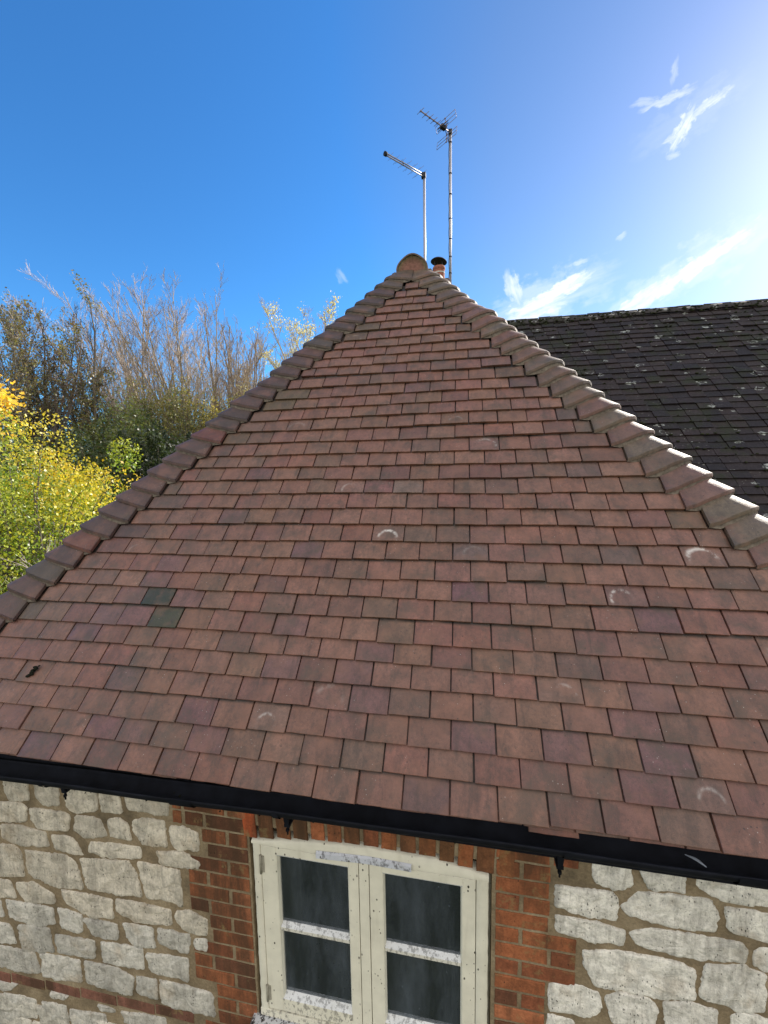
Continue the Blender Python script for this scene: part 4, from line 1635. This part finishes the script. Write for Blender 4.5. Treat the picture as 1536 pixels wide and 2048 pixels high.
# left: log periodic aerial
ax, ay, az_ = -.630, 6.61, 6.435
a1 = empty('tv_aerial', (ax, ay, 3.9))
tag(a1, 'shorter aerial with plain straight boom slanting to a dark tip', 'TV aerial')
aerial_mast(a1, ax, ay, 3.9, az_ + .05, ())
b = MB()
P0 = Vector((ax, ay, az_))
P1 = Vector((-1.222, 5.955, az_))
dr = (P1 - P0).normalized()
pe = Vector((-dr.y, dr.x, 0))
for dz in (-.022, .022):
    q0 = P0 + Vector((0, 0, dz)) - dr * .02
    q1 = P1 + Vector((0, 0, dz * .75))
    b.tube([q0, q1], .0105, 8)
wr(b, 'boom', GALV, a1)
b = MB()
for i in range(13):
    t = .10 + .07 * i
    if t > .97:
        break
    c = P0 + (P1 - P0) * t
    L = .17 - .105 * t
    for sg in (-1, 1):
        zz = .022 * sg * (1 if i % 2 else -1)
        b = MB()
        b.tube([c + Vector((0, 0, zz)), c + Vector((0, 0, zz)) + pe * L * sg], .0022, 5)
        wr(b, 'element', ALU, a1)
b = MB()
b.tube([P1 - dr * .03, P1 + dr * .012], .036, 12)
wr(b, 'end_cap', RUBBER, a1)
b = MB()
c = P0 + (P1 - P0) * .56
b.tube([c - Vector((0, 0, .035)), c + Vector((0, 0, .035))], .008, 8)
wr(b, 'boom_clip', RUBBER, a1)
b = MB()
b.box((ax - .05, ay - .045, az_ - .04), (ax + .03, ay + .03, az_ + .035))
wr(b, 'mast_clamp', DARKM, a1)
b = MB()
b.box((ax - .03, ay - .03, 4.02), (CX0 + .02, ay + .03, 4.05))
wr(b, 'wall_bracket', GALV, a1)
b = MB()
b.box((ax - .03, ay - .03, 4.42), (CX0 + .02, ay + .03, 4.45))
wr(b, 'wall_bracket', GALV, a1)

# right: yagi with corner reflector
yx, yy_, yz = -.165, 6.54, 7.02
a2 = empty('tv_aerial', (yx, yy_, 3.9))
tag(a2, 'taller aerial whose boom carries many crosswise rods', 'TV aerial')
bands = [6.86 - .62 * 0 - .0, 6.36, 6.02, 5.62, 5.28, 4.98, 4.70, 4.46]
aerial_mast(a2, yx, yy_, 3.9, yz + .05, bands)
Q0 = Vector((yx, yy_, yz))
Q1 = Vector((-.632, 5.998, yz))
dq = (Q1 - Q0).normalized()
pq = Vector((-dq.y, dq.x, 0))
if pq.x < 0:
    pq = -pq
b = MB()
b.tube([Q0 - dq * .03, Q1], .0095, 8)
wr(b, 'boom', ALU, a2)
b = MB()
LB = (Q1 - Q0).length
for t in (.995, .84, .70, .57, .45, .33):
    c = Q0 + dq * LB * t
    b = MB()
    b.tube([c - pq * .082, c + pq * .082], .0042, 6)
    b.tube([c - pq * .016, c + pq * .016], .0125, 6)
    wr(b, 'director', ALU, a2)
b = MB()
ap = Q0 + dq * .075
for sg in (1, -1):
    b = MB()
    arm = [ap + Vector((0, 0, 0)), ap + dq * (.06 if sg > 0 else .03) + Vector((0, 0, .165 if sg > 0 else -.20))]
    b.tube(arm, .007, 6)
    for f in (.38, .68, .98):
        c = arm[0].lerp(arm[1], f)
        b.tube([c - pq * .23, c + pq * .23], .0040, 6)
        b.tube([c - pq * .015, c + pq * .015], .011, 6)
    e0 = arm[0].lerp(arm[1], .38)
    e1 = arm[0].lerp(arm[1], .98)
    for sd2 in (-.228, .228):
        b.tube([e0 + pq * sd2, e1 + pq * sd2], .0034, 5)
    wr(b, 'reflector', ALU, a2)
b = MB()
c = Q0 + dq * .185
M = Matrix.Translation(c) @ Matrix.Rotation(math.atan2(dq.y, dq.x), 4, 'Z')
b.box((-.05, -.03, -.028), (.05, .03, .028), M=M)
b.tube([c - pq * .12, c + pq * .12], .006, 6)
b.tube([c - pq * .12 + Vector((0, 0, .035)), c + pq * .12 + Vector((0, 0, .035))], .006, 6)
wr(b, 'dipole_box', RUBBER, a2)
b = MB()
b.box((yx - .035, yy_ - .045, yz - .035), (yx + .03, yy_ + .03, yz + .03))
b.tube([(yx - .02, yy_ - .03, yz - .20), Q0 + dq * .14], .0055, 6)
wr(b, 'mast_clamp', DARKM, a2)
b = MB()
b.box((CX1 - .02, yy_ - .03, 4.05), (yx + .03, yy_ + .03, 4.08))
wr(b, 'wall_bracket', GALV, a2)
b = MB()
b.box((CX1 - .02, yy_ - .03, 4.45), (yx + .03, yy_ + .03, 4.48))
wr(b, 'wall_bracket', GALV, a2)

# ------------------------------------------------------------------ small things on the roof
p = O0 + UX * (-1.991) + SF * .345 + NF * .036
mo = MB()
random.seed(5)
for i in range(16):
    t = random.uniform(-1, 1)
    q = p + UX * (t * .012) + SF * (t * .024 + random.uniform(-.006, .006)) + UX * random.uniform(-.008, .008)
    blob(mo, (q.x, q.y, q.z), random.uniform(.005, .010), flat=.6, sd_=i)
o = mo.build('moss_clump', MOSSM)
tag(o, 'small black moss clump lying on a clay tile low at the left of the roof', 'moss clump')
lf = MB()
c = Vector((.775, -.012, gl(.775) + .004))
pts = []
for i in range(9):
    t = i / 8
    wd = .0035 * math.sin(math.pi * t) + .001
    q = c + Vector((-.022 + .044 * t, .018 - .036 * t, .006 * math.sin(math.pi * t)))
    pts += [q + Vector((wd, wd, 0)), q + Vector((0, 0, .002)), q - Vector((wd, wd, 0))]
fs = []
for i in range(8):
    fs += [(3 * i, 3 * i + 1, 3 * i + 4, 3 * i + 3), (3 * i + 1, 3 * i + 2, 3 * i + 5, 3 * i + 4)]
lf.add(pts, fs, (.16, .18, .21, 1))
o = lf.build('fallen_leaf', TERRA)
tag(o, 'pale grey fallen leaf lying across the black gutter', 'leaf')

# ------------------------------------------------------------------ ground
gm, nt = newmat('meadow_ground')
co = objco(nt)
base = nt.ramp(nt.noise(co, .6, 6, .7), [(.3, (.035, .045, .014)), (.6, (.06, .075, .022)), (.8, (.09, .08, .035))])
finish(nt, base, .95, .1, nt.noise(co, 6, 6, .7), .8, .1)
g = MB()
n_ = 40
R_ = 1500
gx = [math.copysign(abs(t) ** 3 * R_, t) for t in np.linspace(-1, 1, n_)]
for i in range(n_):
    for j in range(n_):
        g.v.append((gx[i], gx[j], GZ + (.15 * mn.noise(Vector((gx[i] * .08, gx[j] * .08, 0))) if abs(gx[i]) + abs(gx[j]) > 14 else 0)))
        g.c.append((1, 1, 1, 1))
        g.uv.append((0, 0))
for i in range(n_ - 1):
    for j in range(n_ - 1):
        g.f.append((i * n_ + j, (i + 1) * n_ + j, (i + 1) * n_ + j + 1, i * n_ + j + 1))
        g.sm.append(True)
        g.mi.append(0)
o = g.build('ground', gm)
tag(o, 'rough grassy ground below the cottage', 'ground', kind='structure')

# ------------------------------------------------------------------ trees
def at(az, hd, z=GZ):
    return Vector((CAMP.x + math.sin(RAD(az)) * hd, CAMP.y + math.cos(RAD(az)) * hd, z))


class FastMesh:
    """numpy mesh: quads only"""
    def __init__(s):
        s.V = []
        s.F = []
        s.C = []
        s.n = 0

    def add(s, V, F, C):
        s.V.append(V)
        s.F.append(F + s.n)
        s.C.append(C)
        s.n += len(V)

    def build(s, name, mat, parent=None, smooth=False):
        me = D.meshes.new(name)
        V = np.concatenate(s.V).astype(np.float32)
        F = np.concatenate(s.F).astype(np.int32)
        C = np.concatenate(s.C).astype(np.float32)
        me.vertices.add(len(V))
        me.vertices.foreach_set('co', V.ravel())
        me.loops.add(len(F) * 4)
        me.loops.foreach_set('vertex_index', F.ravel())
        me.polygons.add(len(F))
        me.polygons.foreach_set('loop_start', np.arange(0, len(F) * 4, 4, dtype=np.int32))
        me.polygons.foreach_set('loop_total', np.full(len(F), 4, dtype=np.int32))
        me.update(calc_edges=True)
        me.polygons.foreach_set('use_smooth', np.full(len(F), smooth))
        me.materials.append(mat)
        a = me.color_attributes.new('Col', 'FLOAT_COLOR', 'POINT')
        a.data.foreach_set('color', C.ravel())
        o = D.objects.new(name, me)
        COL.objects.link(o)
        if parent is not None:
            o.parent = parent
            o.matrix_parent_inverse = Matrix.Translation(-Vector(parent.location))
        return o


def tube_np(fm, P, R, col, n=4):
    """P (k,3), R (k,)"""
    k = len(P)
    t = np.gradient(P, axis=0)
    t /= np.linalg.norm(t, axis=1)[:, None] + 1e-9
    ref = np.where(np.abs(t[:, 2:3]) < .9, np.array([[0, 0, 1.]]), np.array([[1., 0, 0]]))
    x = np.cross(t, ref)
    x /= np.linalg.norm(x, axis=1)[:, None] + 1e-9
    y = np.cross(t, x)
    an = np.arange(n) * 2 * np.pi / n
    V = P[:, None, :] + (x[:, None, :] * np.cos(an)[None, :, None] + y[:, None, :] * np.sin(an)[None, :, None]) * R[:, None, None]
    i = np.arange(k - 1)[:, None] * n
    j = np.arange(n)[None, :]
    F = np.stack([i + j, i + (j + 1) % n, i + n + (j + 1) % n, i + n + j], -1).reshape(-1, 4)
    C = np.tile(np.array([*col, 1.0]), (k * n, 1))
    fm.add(V.reshape(-1, 3), F, C)


def grow(rng, p, d, L, r, k, wob=.12, upb=.0, lean=None):
    """polyline with k segments"""
    P = [np.array(p, float)]
    d = np.array(d, float)
    d /= np.linalg.norm(d)
    for i in range(k):
        d = d + rng.normal(0, wob, 3) + np.array([0, 0, upb])
        if lean is not None:
            d = d + lean
        d /= np.linalg.norm(d)
        P.append(P[-1] + d * L / k)
    P = np.array(P)
    R = r * (1 - np.linspace(0, 1, k + 1) * .82)
    return P, R


def perp(rng, d, ang):
    d = d / np.linalg.norm(d)
    a = rng.normal(0, 1, 3)
    a -= d * a.dot(d)
    a /= np.linalg.norm(a)
    return d * math.cos(ang) + a * math.sin(ang)


def leaves_np(fm, rng, C0, size, cols, up=.3):
    """C0 (m,3) centres; folded leaf quads"""
    m = len(C0)
    a = rng.normal(0, 1, (m, 3))
    a /= np.linalg.norm(a, axis=1)[:, None]
    b = rng.normal(0, 1, (m, 3))
    b -= a * (a * b).sum(1)[:, None]
    b /= np.linalg.norm(b, axis=1)[:, None]
    s = size * rng.uniform(.6, 1.25, m)[:, None]
    V = np.stack([C0 - a * s * .5, C0 + b * s * .36, C0 + a * s * .55, C0 - b * s * .36], 1).reshape(-1, 3)
    F = (np.arange(m) * 4)[:, None] + np.arange(4)[None]
    C = np.concatenate([np.repeat(cols, 4, axis=0), np.ones((m * 4, 1))], 1)
    fm.add(V, F, C)


def pickcol(rng, pal_, m, jit=.18):
    pal_ = np.array(pal_)
    c = pal_[rng.integers(0, len(pal_), m)]
    return np.clip(c * rng.uniform(1 - jit, 1 + jit, (m, 1)), 0, 1)


BARKC = (.20, .17, .15)


def bare_tree(seed, az, hd, ztop, label, lean=(0, 0, 0), stems=5, spread=.28, dens=1.0, leaf=None, leafn=0, leafs=.07, bark=(.19, .165, .15), ivy=0.0, z_fork=-1.5, trunk_r=.16, name='bare_tree', cat='tree', group='trees beyond the cottage roof'):
    rng = np.random.default_rng(seed)
    base = at(az, hd)
    root = empty(name, base)
    tag(root, label, cat, group)
    tk = FastMesh()
    cr = FastMesh()
    ends = []
    H = ztop - base.z
    lean = np.array(lean)
    stems = int(stems * 1.6)
    spread = spread * 1.25
    trunk_r = trunk_r * .8
    dens = dens * 1.0
    bark = tuple(min(.5, c_ * g_) for c_, g_ in zip(bark, (1.22, 1.15, 1.02)))
    lw = []
    b0 = np.array(base)
    fork = b0 + np.array([0, 0, z_fork - base.z]) + lean * 1.2
    P = np.linspace(b0, fork, 6) + rng.normal(0, .05, (6, 3)) * np.linspace(0, 1, 6)[:, None]
    tube_np(tk, P, np.linspace(trunk_r * 1.5, trunk_r, 6), bark, 8)
    hh = ztop - z_fork
    SS = []
    for si in range(stems):
        an = rng.uniform(0, 2 * np.pi)
        d = np.array([math.cos(an) * spread * rng.uniform(.4, 1.3), math.sin(an) * spread * rng.uniform(.4, 1.3), 1.0]) + lean * .28
        st = P[-1] - (P[-1] - P[-2]) * rng.uniform(0, 1.2)
        L = hh * rng.uniform(.78, 1.03) * 1.02
        SP, SR = grow(rng, st, d, L, trunk_r * rng.uniform(.5, .75), 16, .055, .02, lean * .008)
        SS.append((SP, SR))
    sc_ = (hh * .97) / (max(a_[0][-1, 2] for a_ in SS) - z_fork)
    for si in range(stems):
        SP, SR = SS[si]
        SP = SP[0] + (SP - SP[0]) * sc_
        tube_np(tk, SP, SR, bark, 6)
        nb = int(20 * dens)
        for bi in range(nb):
            f = .14 + .84 * ((bi + rng.uniform(0, 1)) / nb)
            ix = f * 16
            i0 = min(int(ix), 15)
            p = SP[i0] * (1 - (ix - i0)) + SP[i0 + 1] * (ix - i0)
            dd = SP[i0 + 1] - SP[i0]
            bl = (1 - f * .58) * hh * .25 * rng.uniform(.6, 1.2)
            bd = perp(rng, dd, rng.uniform(.4, .75))
            bd[2] = abs(bd[2]) + .15
            BP, BR = grow(rng, p, bd, bl, max(.012, SR[i0] * .5), 8, .09, .05)
            tube_np(tk, BP, np.maximum(BR, .0065), bark, 4)
            nt_ = int(7 * dens * min(1.5, .5 + bl / 2))
            for ti in range(nt_):
                f2 = rng.uniform(.15, 1.0)
                i1 = min(int(f2 * 8), 7)
                p2 = BP[i1] + (BP[i1 + 1] - BP[i1]) * rng.uniform(0, 1)
                td = perp(rng, BP[i1 + 1] - BP[i1], rng.uniform(.3, .7))
                td[2] = td[2] * .7 + .4
                tl = bl * rng.uniform(.22, .5)
                TP, TR = grow(rng, p2, td, tl, .0085, 5, .12, .04)
                tube_np(cr, TP, np.maximum(TR, .0048), tuple(np.array(bark) * rng.uniform(.9, 1.3)), 3)
                for ui in range(3):
                    i2 = rng.integers(1, 5)
                    ud = perp(rng, TP[i2] - TP[i2 - 1], rng.uniform(.3, .7))
                    ud[2] += .25
                    UP, UR = grow(rng, TP[i2], ud, tl * rng.uniform(.3, .6), .0055, 3, .1, .03)
                    tube_np(cr, UP, np.maximum(UR, .0042), tuple(np.array(bark) * rng.uniform(1.0, 1.5)), 3)
                    ends.append(UP[-1])
                    ends.append(UP[1])
                ends.append(TP[-1])
    if leaf is not None and leafn:
        E = np.array(ends)
        # leaves hang in patches
        sel = np.array([mn.noise(Vector(e) * .55 + Vector((seed, 0, 0))) for e in E[:: max(1, len(E) // 4000)]])
        E2 = E[:: max(1, len(E) // 4000)]
        E2 = E2[sel > -.08]
        if len(E2):
            C0 = E2[rng.integers(0, len(E2), leafn)] + rng.normal(0, .10, (leafn, 3))
            leaves_np(cr, rng, C0, leafs, pickcol(rng, leaf, leafn))
    tk.build('trunk', BARK, root, True)
    cr.build('crown', LEAF if leaf is not None else BARK, root)
    if ivy:
        iv = FastMesh()
        m = int(9000 * ivy)
        f = rng.uniform(0, 1, m) ** .9
        zt = z_fork + hh * .32
        stemP = np.concatenate([P, SP[:6]])
        zz = base.z + f * (zt - base.z)
        cx = np.interp(zz, stemP[:, 2], stemP[:, 0])
        cy = np.interp(zz, stemP[:, 2], stemP[:, 1])
        rr = (.26 + .34 * np.abs(np.array([mn.noise(Vector((q * .9, seed, 0))) for q in zz]))) * (1.2 - .5 * f) * rng.uniform(.55, 1.15, m)
        an = rng.uniform(0, 2 * np.pi, m)
        C0 = np.stack([cx + rr * np.cos(an), cy + rr * np.sin(an), zz], 1)
        leaves_np(iv, rng, C0, .085, pickcol(rng, [(.035, .06, .018), (.05, .08, .022), (.025, .045, .015), (.10, .12, .03)], m))
        iv.build('ivy', LEAF, root)
    return root


def bush(seed, az, hd, rx, rz, zc, leafn, leafs, cols, label, ry=None, twig=(.16, .14, .12), name='leafy_tree', cat='tree', topcols=None, patch=.55, group='bushes and leafy trees below the bare trees', clump=70, extra=(), twn=90, hollow=.35):
    """crown of leaf clumps round limbs; (rx,ry,rz) radii, zc centre height"""
    rng = np.random.default_rng(seed)
    ry = ry or rx
    base = at(az, hd)
    root = empty(name, base)
    tag(root, label, cat, group)
    tk = FastMesh()
    cr = FastMesh()
    c = np.array([base.x, base.y, zc])
    b0 = np.array(base)
    # clump centres
    cl = []
    tries = 0
    while len(cl) < clump and tries < 5000:
        tries += 1
        d = rng.normal(0, 1, 3)
        d /= np.linalg.norm(d)
        r = rng.uniform(hollow, 1.0) ** .6
        r *= 1 + .30 * mn.noise(Vector(d * 1.7) + Vector((seed, 0, 0)))
        q = c + d * np.array([rx, ry, rz]) * r
        if q[2] < base.z + .3:
            continue
        cl.append(q)
    for (eaz, ehd, ez) in extra:
        e = at(eaz, ehd, ez)
        cl.append(np.array(e))
    cl = np.array(cl)
    top = c - np.array([0, 0, rz * .75])
    top[2] = max(top[2], base.z + .6)
    tr_ = max(.05, min(.16, rx * .05))
    P = np.linspace(b0, top, 6) + rng.normal(0, .04, (6, 3))
    tube_np(tk, P, np.linspace(tr_ * 1.4, tr_, 6), twig, 7)
    for i, q in enumerate(cl):
        st = P[rng.integers(3, 6)]
        mid = (st + q) / 2 + rng.normal(0, .12 * rx, 3) * .6 + np.array([0, 0, -.08 * rz])
        t = np.linspace(0, 1, 7)[:, None]
        BP = st * (1 - t) ** 2 + mid * 2 * t * (1 - t) + q * t ** 2
        BP = BP + rng.normal(0, .02 * rx, BP.shape) * t
        tube_np(tk, BP, np.linspace(tr_ * .45, .009, 7), twig, 4)
        for u in range(max(2, twn // clump)):
            d = q - c
            d = d / (np.linalg.norm(d) + 1e-6) + rng.normal(0, .7, 3)
            d[2] += .3
            TP, TR = grow(rng, BP[rng.integers(3, 7)], d, rx * rng.uniform(.18, .4), .009, 4, .18, .02)
            tube_np(cr, TP, np.maximum(TR, .004), tuple(np.array(twig) * 1.3), 3)
    m = leafn
    idx = rng.integers(0, len(cl), m)
    cs = np.array([rx, ry, rz]) * .17 * (1 + .5 * rng.uniform(-1, 1, (len(cl), 1)))
    off = rng.normal(0, 1, (m, 3))
    off /= np.linalg.norm(off, axis=1)[:, None]
    off *= rng.uniform(.2, 1.0, (m, 1)) ** .5 * 1.5
    C0 = cl[idx] + off * cs[idx]
    C0[:, 2] = np.maximum(C0[:, 2], base.z + .1)
    pc_ = np.array(cols)[rng.integers(0, len(cols), len(cl))][idx]
    cc = (pickcol(rng, cols, m) * .4 + pc_ * .6) * (1.0 if topcols is not None else 1.7)
    if topcols is not None:
        # autumn colour spreads from the sunny top and in sprays
        f = (C0[:, 2] - (zc - rz)) / (2 * rz)
        nz = np.array([mn.noise(Vector(q) * .9 + Vector((seed, 3, 0))) for q in cl])[idx]
        g_ = np.clip((f - patch) * 2.6 + nz * 1.5 + rng.normal(0, .10, m), 0, 1)[:, None]
        c2 = pickcol(rng, topcols, m) * .5 + .5 * np.array(topcols)[rng.integers(0, len(topcols), len(cl))][idx]
        cc = cc * (1 - g_) + c2 * g_
    leaves_np(cr, rng, C0, leafs, cc)
    tk.build('trunk', BARK, root, True)
    cr.build('crown', LEAF, root)
    return root


GREY = (.36, .32, .31)
B_SC = 1.0
# tall bare trees, left to right
bare_tree(11, -37.6, 27, 11.0, 'tallest bare grey tree leaning left', lean=(-.9, 0, .0), stems=6, dens=1.05, bark=GREY, z_fork=-2.0)
bare_tree(12, -36.2, 25, 10.3, 'bare many-stemmed tree just right of the tallest one, stems fanned out', lean=(-.35, 0, 0), stems=6, spread=.30, bark=GREY, z_fork=-1.5, ivy=.5)
bare_tree(13, -34.2, 26, 10.7, 'bare tree with pale twigs at the middle of the tree line', lean=(-.1, 0, 0), stems=5, spread=.30, bark=(.27, .24, .21), z_fork=-.5, ivy=.8, leaf=[(.30, .24, .14)], leafn=500, leafs=.05)
bare_tree(14, -30.6, 25, 9.7, 'bare tree with ivy-clad trunk close to the left hip', lean=(0, 0, 0), stems=5, spread=.34, bark=(.22, .19, .18), z_fork=1.0, ivy=1.6, trunk_r=.2)
bare_tree(15, -26.6, 28, 9.4, 'thin pale tree with sparse dry leaves beside the roof edge', stems=5, spread=.34, dens=.85, bark=(.30, .26, .24), z_fork=1.0, leaf=[(.42, .33, .22), (.35, .25, .17), (.45, .40, .25)], leafn=4200, leafs=.075)
bare_tree(16, -19.6, 21, 9.7, 'small tree with pale yellow leaves rising above the left hip', stems=7, spread=.42, dens=1.1, bark=(.32, .29, .24), z_fork=2.2, leaf=[(.62, .58, .26), (.55, .50, .22), (.66, .62, .40)], leafn=11000, leafs=.08)
bare_tree(17, -40.6, 29, 10.4, 'slender tree behind the tallest bare one, thin bronze leaves', lean=(-.3, 0, 0), stems=5, spread=.26, dens=.9, bark=(.22, .20, .17), z_fork=0, leaf=[(.16, .15, .06), (.20, .15, .07)], leafn=3800, leafs=.09)
bare_tree(18, -45.6, 25, 9.3, 'olive and brown leaved tree with dark leaning trunk', lean=(-.3, 0, 0), stems=5, spread=.34, dens=1.0, bark=(.13, .115, .10), z_fork=-.5, leaf=[(.20, .21, .08), (.25, .20, .09), (.15, .17, .06), (.30, .24, .11)], leafn=10000, leafs=.095, trunk_r=.2)
bare_tree(19, -50.8, 24, 8.6, 'dark tree with clusters of purple-brown leaves at far left', lean=(-.1, 0, 0), stems=6, spread=.40, dens=1.0, bark=(.11, .095, .09), z_fork=-.5, leaf=[(.16, .11, .09), (.19, .13, .10), (.13, .14, .08), (.20, .20, .09)], leafn=10000, leafs=.10, trunk_r=.19)
bare_tree(24, -53.4, 26, 8.9, 'thinly leaved olive tree at the very left edge behind the dark one', stems=5, spread=.40, dens=1.0, bark=(.14, .125, .11), z_fork=-.5, leaf=[(.20, .20, .09), (.18, .14, .09)], leafn=9000, leafs=.095)
bare_tree(20, -59.5, 25, 9.2, 'bare tree standing beyond the left end of the tree line', stems=5, spread=.36, dens=.8, bark=GREY, z_fork=-.5)
bare_tree(21, -38.9, 28, 10.7, 'bare tree with upright stems filling the gap behind the two tallest', lean=(-.3, 0, 0), stems=5, spread=.30, bark=(.25, .22, .21), z_fork=-.5)
bare_tree(22, -32.4, 29, 10.4, 'bare tree behind and between the pale twigged and ivy-clad trees', lean=(-.05, 0, 0), stems=4, spread=.34, bark=(.25, .22, .21), z_fork=.5)
bare_tree(23, -28.4, 27, 9.6, 'bare twiggy tree just right of the ivy-clad trunk', stems=4, spread=.38, bark=(.26, .23, .22), z_fork=1.0)
bare_tree(25, -24.6, 26, 9.2, 'fine twigged bare tree just left of the pale yellow one', stems=5, spread=.36, bark=(.27, .24, .22), z_fork=1.0, leaf=[(.40, .33, .22)], leafn=2500, leafs=.07)
# understory
bush(31, -43.0, 21, 2.6, 3.3, .5, 26000, .105, [(.045, .07, .022), (.065, .09, .028), (.035, .055, .02), (.10, .11, .035)], 'broad dark green bush under the olive leaved tree', clump=120)
bush(32, -40.2, 16, 1.35, 2.9, -.3, 24000, .10, [(.010, .018, .006), (.014, .024, .008), (.024, .036, .012)], 'dark ivy-green thicket at the foot of the bare trees', clump=90)
bush(33, -36.5, 24, 2.8, 3.2, 2.7, 15000, .085, [(.15, .145, .045), (.19, .17, .055), (.11, .12, .04), (.24, .20, .07)], 'olive yellow bushy tree behind the bare stems', clump=110, twn=500)
bush(34, -32.6, 20, 1.35, 2.6, .1, 11000, .09, [(.24, .17, .05), (.30, .22, .07), (.17, .14, .04)], 'amber-brown shrub beside the dark thicket', clump=60, twn=240)
bush(35, -30.8, 23, 2.2, 3.0, 2.0, 13000, .09, [(.18, .17, .05), (.13, .14, .04), (.26, .22, .08)], 'yellow-green bush round the ivy-clad trunk', clump=80, twn=400)
bush(36, -26.8, 25, 2.0, 3.4, 2.8, 7500, .085, [(.24, .23, .09), (.33, .29, .14), (.40, .34, .22)], 'pale airy shrub showing over the left hip', clump=70, twn=500)
bush(37, -48.5, 20, 2.8, 3.2, -.6, 22000, .105, [(.04, .06, .022), (.06, .08, .03), (.09, .09, .035)], 'dark green bush behind the yellow maple', clump=110)
bush(38, -40.0, 23, 2.6, 3.0, 1.9, 15000, .09, [(.07, .085, .03), (.11, .11, .04), (.05, .065, .024)], 'mid-green bush between leaning trunks', clump=100, twn=300)
bush(39, -57.0, 19, 3.0, 3.6, -.2, 16000, .11, [(.05, .075, .025), (.08, .10, .03)], 'green bush beyond the left end of the maple', clump=90)
bush(43, -20.5, 30, 4.0, 3.0, 1.0, 14000, .11, [(.10, .11, .035), (.15, .14, .05), (.07, .08, .03)], 'green bush low behind the pale yellow tree', clump=80)
bush(44, -36.4, 18, .95, 2.6, .2, 15000, .09, [(.012, .022, .008), (.018, .030, .010), (.030, .044, .014)], 'narrow near-black ivy thicket right of the dark one', clump=60)
bush(45, -24.0, 27, 2.6, 3.0, 3.3, 9000, .085, [(.24, .22, .10), (.33, .27, .15), (.18, .17, .07)], 'thin buff-leaved bush between the pale shrub and the pale yellow tree', clump=70, twn=600)
# yellow maple close by
GOLD = [(.72, .52, .04), (.66, .54, .06), (.62, .40, .03), (.68, .60, .10)]
LIME = [(.26, .38, .03), (.38, .48, .05), (.16, .27, .03), (.50, .52, .06), (.11, .18, .03)]
bush(41, -53.0, 10.5, 2.45, 2.75, -.55, 95000, .055, LIME, 'golden yellow and lime green maple close to the left hip', name='maple_tree', topcols=GOLD, patch=.74, clump=190,
     extra=((-43.5, 10.2, .15), (-42.4, 10.0, .02), (-44.5, 10.3, .35), (-45.2, 10.4, -.1), (-43.6, 10.0, -.45), (-45.5, 10.0, -.9), (-44.2, 10.2, -.2), (-46.5, 10, -1.2), (-41.6, 10.1, .10)), twn=600, hollow=.25)
bush(42, -60.5, 13.0, 1.6, 1.5, 2.7, 6000, .10, [(.55, .36, .05), (.62, .42, .06), (.40, .34, .05)], 'orange-gold leafy bough tree above the maple at left', name='maple_tree', clump=50,
     extra=((-53.6, 12.6, 3.0), (-52.8, 12.6, 2.9), (-54.6, 12.6, 3.2), (-53.4, 12.5, 2.5)), twn=300)
# leafless twiggy shrub in front of the maple
rng = np.random.default_rng(77)
root = empty('bare_shrub', at(-56.0, 7.2))
tag(root, 'leafless shrub with arching pale twigs in front of the maple', 'shrub')
fm1, fm2 = FastMesh(), FastMesh()
b0 = np.array(at(-56.0, 7.2))
for i in range(5):
    tgt = np.array(at(rng.uniform(-54.5, -49.5), rng.uniform(6.8, 7.6), rng.uniform(-.9, .35)))
    mid = (b0 + tgt) / 2 + np.array([-.5, 0, .5 + rng.uniform(0, .6)])
    t = np.linspace(0, 1, 14)[:, None]
    BP = b0 * (1 - t) ** 2 + mid * 2 * t * (1 - t) + tgt * t ** 2 + rng.normal(0, .03, (14, 3)) * t
    tube_np(fm1, BP, np.linspace(.035, .007, 14), (.26, .22, .19), 6)
    for k in range(22):
        i0 = rng.integers(6, 14)
        dd = perp(rng, BP[min(i0, 13)] - BP[i0 - 1], rng.uniform(.4, 1.1))
        TP, TR = grow(rng, BP[i0], dd, rng.uniform(.3, .8), .006, 7, .16, .03)
        tube_np(fm2, TP, np.maximum(TR, .0022), (.34, .29, .26), 4)
        for q in range(4):
            j0 = rng.integers(1, 7)
            d3 = perp(rng, TP[j0] - TP[j0 - 1], rng.uniform(.4, .9))
            UP, UR = grow(rng, TP[j0], d3, rng.uniform(.1, .3), .003, 4, .2, .0)
            tube_np(fm2, UP, np.maximum(UR, .0015), (.38, .33, .30), 3)
fm1.build('trunk', BARK, root, True)
fm2.build('twigs', BARK, root)
# far wood closing the gaps low down
fw = FastMesh()
rng = np.random.default_rng(5)
m = 60000
azs = rng.uniform(-80, -8, m)
hds = rng.uniform(36, 48, m)
hh = np.array([3.6 + 1.6 * mn.noise(Vector((a * .22, 0, 0))) + 1.0 * mn.noise(Vector((a * .9, 4, 0))) for a in azs])
zz = GZ + rng.uniform(0, 1, m) ** .8 * (hh)
C0 = np.stack([CAMP.x + np.sin(np.radians(azs)) * hds, CAMP.y + np.cos(np.radians(azs)) * hds, zz], 1)
leaves_np(fw, rng, C0, .42, pickcol(rng, [(.05, .065, .025), (.08, .085, .03), (.12, .10, .04), (.04, .05, .02)], m))
o = fw.build('woodland', LEAF)
tag(o, 'far low woodland seen as one mass between the nearer trees', 'woodland', kind='stuff')
